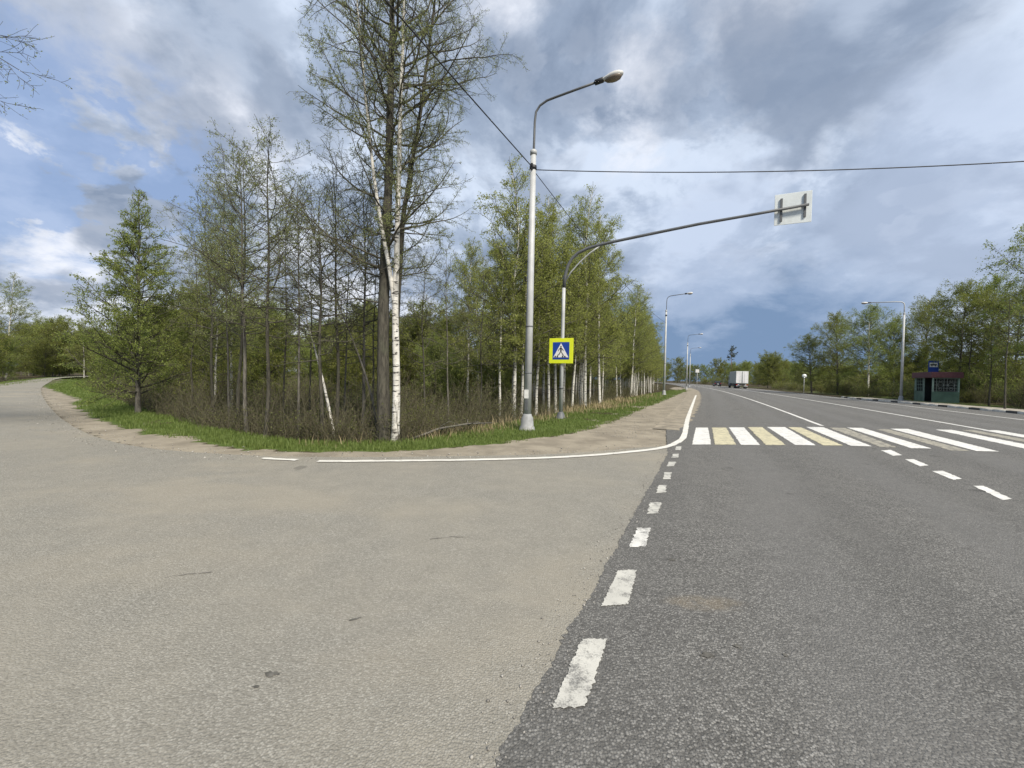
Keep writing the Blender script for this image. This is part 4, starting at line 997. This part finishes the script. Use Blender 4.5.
fr.box((Wd / 2, .05, 2.13), (Wd - .22, .08, .14)); fr.box((.05, 1.70, 1.1), (.09, .09, 2.2)); fr.box((.05, 2.5, 2.13), (.08, 1.5, .14)); fr.box((.05, 3.27, 1.56), (.08, .10, 1.26)); fr.build('frame', M_SFRAME, sh)
gl = MB(); zc_, hh = 1.49, .98
x0, x1 = .14, Wd - .14
for z in (.98, 1.22, 1.76, 2.02): gl.box(((x0 + x1) / 2, .05, z), (x1 - x0, .016, .016))
for cx in (.52, Wd - .52):
    for dx in (-.24, .24): gl.box((cx + dx, .074, 1.49), (.016, .016, 1.04))
    gl.tube([(cx + .2 * math.cos(a * math.pi / 8), .03, 1.49 + .2 * math.sin(a * math.pi / 8)) for a in range(17)], .009, 6)
    for dz in (-.36, .36): gl.tube([(cx + .1 * math.cos(a * math.pi / 6), .03, 1.49 + dz + .09 * math.sin(a * math.pi / 6)) for a in range(13)], .008, 6)
gl.box((Wd / 2, .026, 1.49), (x1 - x0, .02, .022)); gl.build('window_grille', M_GRIL, sh)
g2 = MB()
for z in (1.2, 1.5, 1.8): g2.box((.06, 2.48, z), (.02, 1.45, .02))
for y in (2.0, 2.35, 2.7, 3.05): g2.box((.038, y, 1.5), (.02, .02, 1.1))
g2.build('window_grille', M_SFRAME, sh)
rf = MB(); rf.box((Wd / 2, Ln / 2, 2.33), (Wd + .3, Ln + .35, .46), bevel=.015); rf.build('roof', M_SROOF, sh)
MB().box((Wd / 2, Ln / 2, 2.577), (Wd + .2, Ln + .25, .03)).build('roof_sheet', M_SROOF, sh)
MB().box((Wd - .38, Ln / 2, .42), (.4, Ln - .5, .06)).box((Wd - .38, .6, .19), (.36, .08, .38)).box((Wd - .38, Ln - .6, .19), (.36, .08, .38)).build('bench', M_SIN, sh)
ln_ = MB(); ln_.box((Wd - .14, Ln / 2, 1.1), (.03, Ln - .4, 2.16)); ln_.box((Wd / 2 - .05, Ln - .14, 1.1), (Wd - .4, .03, 2.16)); ln_.box((Wd / 2, Ln / 2, 2.185), (Wd - .3, Ln - .3, .02)); ln_.box((Wd / 2 - .1, Ln / 2, .01), (Wd - .2, Ln - .3, .02)); ln_.build('interior_shade', M_SIN, sh)  # added dark sheets: shade inside the shelter put in as colour
# bus stop sign
w = D(932.5, 384, 42.5); bz = D(932.5, 366.5, 42.5)[2]
bs = empty('bus_stop_sign', (w[0], w[1], .1), -TH); tag(bs, 'blue bus stop sign with a white field above the shelter roof', 'bus sign')
MB().tube([(0, 0, 0), (0, 0, bz + .4)], .035, 8).build('post', M_GALV, bs)
p_ = MB().box((0, -.06, bz - .1), (.80, .02, 1.18), bevel=.008).build('sign_panel', M_SIGNB, bs)
MB().prism([(-.31, -.22), (.31, -.22), (.31, .22), (-.31, .22)], 0, .004, Matrix.Translation((0, -.071, bz + .06)) @ XZ).build('white_field', M_SIGNW, p_)
ic = MB(); Ti = Matrix.Translation((0, -.077, bz + .06)) @ XZ
ic.prism([(-.24, -.06), (.24, -.06), (.24, .08), (-.22, .08)], 0, .003, Ti)
for cx in (-.13, .13): ic.prism([(cx + .045 * math.cos(a * math.pi / 5), -.108 + .045 * math.sin(a * math.pi / 5)) for a in range(10)], 0, .003, Ti)
ic.build('bus_symbol', M_SIGNK, p_)

# ------------------------------------------------------------------ vehicles
M_TWHITE = simple('white_truck_doors', (.74, .74, .75), .4, var=.06, scale=1.5, dirt=(.5, .49, .46)); M_TGREY = simple('grey_tarpaulin', (.30, .33, .30), .6, var=.1); M_TDARK = simple('dark_chassis', (.03, .03, .033), .6)
M_TYRE = simple('tyre_rubber', (.022, .022, .022), .85); M_RIM = simple('wheel_rim', (.3, .3, .31), .4, .6); M_RED = simple('red_tail_lamp', (.35, .02, .02), .3); M_CARP = simple('black_car_paint', (.012, .013, .017), .25); M_GLASS = simple('dark_window_glass', (.03, .036, .042), .08); M_CABP = simple('blue_grey_cab', (.14, .17, .22), .35)
def wheel(parent, x, y, r, w_, name='wheel'):
    Mx = Matrix.Translation((x, y, r)) @ Matrix.Rotation(R(90), 4, 'Y')
    t = MB().lathe([(r * .6, -w_ / 2), (r * .93, -w_ / 2), (r, -w_ / 2 + .03), (r, w_ / 2 - .03), (r * .93, w_ / 2), (r * .6, w_ / 2)], 20, Mx).build(name, M_TYRE, parent)
    MB().lathe([(.02, -w_ * .35), (r * .58, -w_ * .42), (r * .58, w_ * .42), (.02, w_ * .35)], 16, Mx).build('rim', M_RIM, t)
w = D(742, 384, 96); sT = toST(w[0], w[1])[0]
tr = empty('box_truck', (w[0], w[1], 0.012), -TH - head(sT) ); tag(tr, 'box truck with white rear doors driving away on the main road', 'truck')
TL, TW, TH_ = 9.6, 2.55, 4.0
MB().box((0, TL / 2 + .05, (1.12 + TH_) / 2), (TW, TL, TH_ - 1.12), bevel=.04).build('cargo_box', M_TGREY, tr)
for sx in (-1, 1):
    d_ = MB().box((sx * TW / 4 , .02, (1.2 + TH_ - .05) / 2), (TW / 2 - .09, .05, TH_ - 1.32), bevel=.012).build('rear_door', M_TWHITE, tr)
    lk = MB()
    for xx in (.10, .42): lk.tube([(sx * xx, -.03, 1.3), (sx * xx, -.03, TH_ - .2)], .018, 6)
    lk.build('lock_bar', M_GALV, d_)
    MB().box((sx * 1.05, -.03, .86), (.36, .07, .14)).build('tail_lamp', M_RED, tr)
    MB().box((sx * .92, .75, .46), (.6, .03, .62)).build('mud_flap', M_TDARK, tr)
MB().box((0, 0, .86), (1.7, .10, .16)).box((0, 0, .60), (2.3, .08, .12)).build('bumper', M_TWHITE, tr)
MB().box((0, TL / 2 + .4, .95), (1.1, TL + 2.2, .26)).build('chassis', M_TDARK, tr)
for sx in (-1, 1):
    MB().box((sx * 1.18, TL * .50, .78), (.06, 3.6, .55)).build('side_guard', M_TDARK, tr)
    for y in (1.6, 2.95, TL + 1.3): wheel(tr, sx * 1.02, y, .5, .42)
cb = MB(); cb.prism([(TL + .35, .55), (TL + 2.45, .55), (TL + 2.5, 1.6), (TL + 2.2, 3.0), (TL + .9, 3.25), (TL + .35, 3.1)], -1.2, 1.2, Matrix(((0, 0, 1, 0), (1, 0, 0, 0), (0, 1, 0, 0), (0, 0, 0, 1)))); cb.build('cab', M_CABP, tr)
for sx in (-1, 1): MB().box((sx * 1.205, TL + 1.55, 2.25), (.02, .95, .75)).build('side_window', M_GLASS, tr); 
for sx in (-1, 1): MB().box((sx * 1.40, TL + 2.2, 2.3), (.1, .16, .62), bevel=.02).build('mirror', M_BLACK, tr)
w = D(718, 384, 128); sT = toST(w[0], w[1])[0]
car = empty('car', (w[0], w[1], 0.012), -TH - head(sT)); tag(car, 'small black car driving ahead of the white doored truck', 'car')
YZ = Matrix(((0, 0, 1, 0), (1, 0, 0, 0), (0, 1, 0, 0), (0, 0, 0, 1)))
MB().prism([(0, .35), (.06, .85), (.12, 1.02), (3.2, 1.0), (4.2, .88), (4.4, .6), (4.38, .3), (.1, .28)], -.9, .9, YZ).build('body', M_CARP, car)
MB().prism([(.14, 1.022), (.42, 1.55), (.7, 1.64), (2.2, 1.62), (3.05, 1.012)], -.74, .74, YZ).build('cabin', M_CARP, car)
MB().prism([(-.62, -.22), (.62, -.22), (.55, .20), (-.55, .20)], 0, .01, Matrix.Translation((0, .225, 1.30)) @ Matrix.Rotation(R(90 - 27), 4, 'X')).build('rear_window', M_GLASS, car)
for sx in (-1, 1):
    MB().box((sx * .745, 1.5, 1.30), (.012, 1.5, .34)).build('side_window', M_GLASS, car)
    MB().box((sx * .76, .055, .88), (.24, .05, .16)).build('tail_lamp', M_RED, car)
    for y in (.85, 3.5): wheel(car, sx * .78, y, .33, .22)
MB().box((0, .025, .72), (.5, .05, .12)).build('number_plate', M_SIGNW, car)

# ================================================================== LIGHT AND SKY
sun_el, sun_az = R(46), math.atan2(.50, -.86)     # azimuth from +Y towards +X: behind the viewer, to the right
sd = Vector((math.sin(sun_az) * math.cos(sun_el), math.cos(sun_az) * math.cos(sun_el), math.sin(sun_el)))
sl = bpy.data.lights.new('sun', 'SUN'); sl.energy = 3.0; sl.angle = R(11); sl.color = (1, .92, .79)
so = bpy.data.objects.new('sun', sl); COL.objects.link(so); so.rotation_euler = (-sd).to_track_quat('-Z', 'Y').to_euler(); so.location = (10, -20, 40)
wd = bpy.data.worlds.new('World'); sc.world = wd; wd.use_nodes = True
t = NT(wd.node_tree); bg = wd.node_tree.nodes['Background']
sky = t.add('ShaderNodeTexSky'); sky.sky_type = 'NISHITA'; sky.sun_disc = False; sky.sun_elevation = sun_el; sky.sun_rotation = sun_az; sky.air_density = 1.2; sky.dust_density = 1.5
dirn = t.vmath('NORMALIZE', t.add('ShaderNodeTexCoord').outputs['Generated'])
sx = t.add('ShaderNodeSeparateXYZ'); t.l.new(dirn, sx.inputs[0]); zz = t.math('MAXIMUM', sx.outputs[2], 0.0)
den = t.math('ADD', zz, .16)
cb_ = t.add('ShaderNodeCombineXYZ'); t.l.new(t.math('DIVIDE', sx.outputs[0], den), cb_.inputs[0]); t.l.new(t.math('DIVIDE', sx.outputs[1], den), cb_.inputs[1])
deck = cb_.outputs[0]
den2 = t.math('ADD', zz, .42); cb2 = t.add('ShaderNodeCombineXYZ'); t.l.new(t.math('DIVIDE', sx.outputs[0], den2), cb2.inputs[0]); t.l.new(t.math('DIVIDE', sx.outputs[1], den2), cb2.inputs[1]); deck2 = cb2.outputs[0]
def shift(x, y): return t.mapping(deck2, (1, 1, 1), loc=(x, y, 0))
n_big = t.noise(deck, .95, 7, .56, .35)
n_sh = t.noise(shift(5.2, 1.3), 2.7, 9, .58, .25)          # broad light and shade of the deck
n_det = t.noise(shift(0, 0), 6.0, 9, .62, .2)
n_puf = t.noise(shift(1.1, 7.3), 2.9, 9, .54, .25)         # separate darker puffs
n_edge = t.noise(shift(1.15, 7.35), 2.9, 9, .54, .25)      # the same puffs seen a little sunwards: lit rims
wv = t.vmath('SUBTRACT', t.noise(deck2, 4.0, 7, .62, .2, col=True), (.5, .5, .5))
dj = t.vmath('NORMALIZE', t.vmath('ADD', dirn, t.vmath('MULTIPLY', wv, (.32, .32, .32))))
dj2 = t.vmath('NORMALIZE', t.vmath('ADD', dirn, t.vmath('MULTIPLY', wv, (.14, .14, .20))))
def spot(px, py, rad_deg, soft=1.0, d=None):
    c = Vector(ray(px, py)).normalized(); dt = t.vmath('DOT_PRODUCT', d or dj, tuple(c))
    return t.step(dt, math.cos(R(rad_deg)), math.cos(R(rad_deg * (1 - soft))))
def mx(*a):
    o = a[0]
    for b in a[1:]: o = t.math('MAXIMUM', o, b)
    return o
light, grey, dark, rim = (3.9, 4.45, 5.35), (2.4, 2.9, 3.75), (1.38, 1.76, 2.45), (4.6, 4.95, 5.6)
sh_ = t.math('ADD', t.math('MULTIPLY', n_sh, .75), t.math('MULTIPLY', n_det, .25))
cl = t.mix(t.step(sh_, .43, .51), light, grey); cl = t.mix(t.math('MULTIPLY', t.step(sh_, .50, .60), .85), cl, dark)
pale = mx(spot(20, 255, 15, .8), spot(210, 165, 10, .9), spot(95, 45, 7, .9), spot(60, 290, 13, .8), spot(330, 320, 16, .8), spot(745, 25, 6, .9), spot(630, 105, 7, .9), spot(500, 20, 6, .9))
cl = t.mix(t.math('MULTIPLY', t.math('MULTIPLY', pale, t.step(sh_, .60, .44)), .85), cl, (5.2, 5.35, 5.8))
puff = t.step(n_puf, .49, .61); lit = t.math('MULTIPLY', t.step(t.math('SUBTRACT', n_puf, n_edge), -.004, .03), t.step(n_puf, .47, .54))
cl = t.mix(t.math('MULTIPLY', lit, .28), cl, rim)
cl = t.mix(t.math('MULTIPLY', puff, .72), cl, dark)
dk = mx(spot(55, 18, 7, .6, dj2), spot(140, 82, 5.5, .5, dj2), spot(195, 132, 4, .5, dj2), spot(235, 55, 9, .7), spot(860, 40, 14, .8), spot(690, 60, 9, .8), spot(520, 110, 8, .8), spot(590, 40, 7, .8))
cl = t.mix(t.math('MULTIPLY', dk, .5), cl, (1.38, 1.76, 2.45))
cl = t.mix(t.math('MULTIPLY', mx(spot(790, 372, 15, 1.0, dj2), spot(715, 372, 15, 1.0, dj2), spot(640, 380, 12, 1.0, dj2)), 1.7, None, True), cl, (1.15, 1.74, 2.75))
cl = t.mix(t.math('MULTIPLY', mx(spot(940, 215, 15, 1.0), spot(700, 255, 11, 1.0)), .6), cl, (3.0, 3.55, 4.6))
cov = t.step(n_big, .30, .42)
hole = mx(spot(50, 135, 12, .7), spot(110, 165, 9, .7), spot(30, 195, 8, .7))
cov = t.mix(hole, cov, t.step(t.math('ADD', t.math('MULTIPLY', n_det, .6), t.math('MULTIPLY', n_puf, .45)), .50, .58))
cov = t.math('MAXIMUM', cov, t.step(t.vmath('DOT_PRODUCT', dirn, tuple(Vector(ray(60, 160)).normalized())), .95, .82))
blue = t.mix(.88, sky.outputs[0], (1.65, 2.35, 3.9)); cov = t.math('MAXIMUM', cov, .22)
final = t.mix(cov, blue, cl)
t.put(bg.inputs['Color'], final); bg.inputs['Strength'].default_value = .1
sc.view_settings.view_transform = 'Standard'; sc.view_settings.look = 'None'; sc.view_settings.gamma = 1; sc.view_settings.exposure = .85; sc.view_settings.use_curve_mapping = False
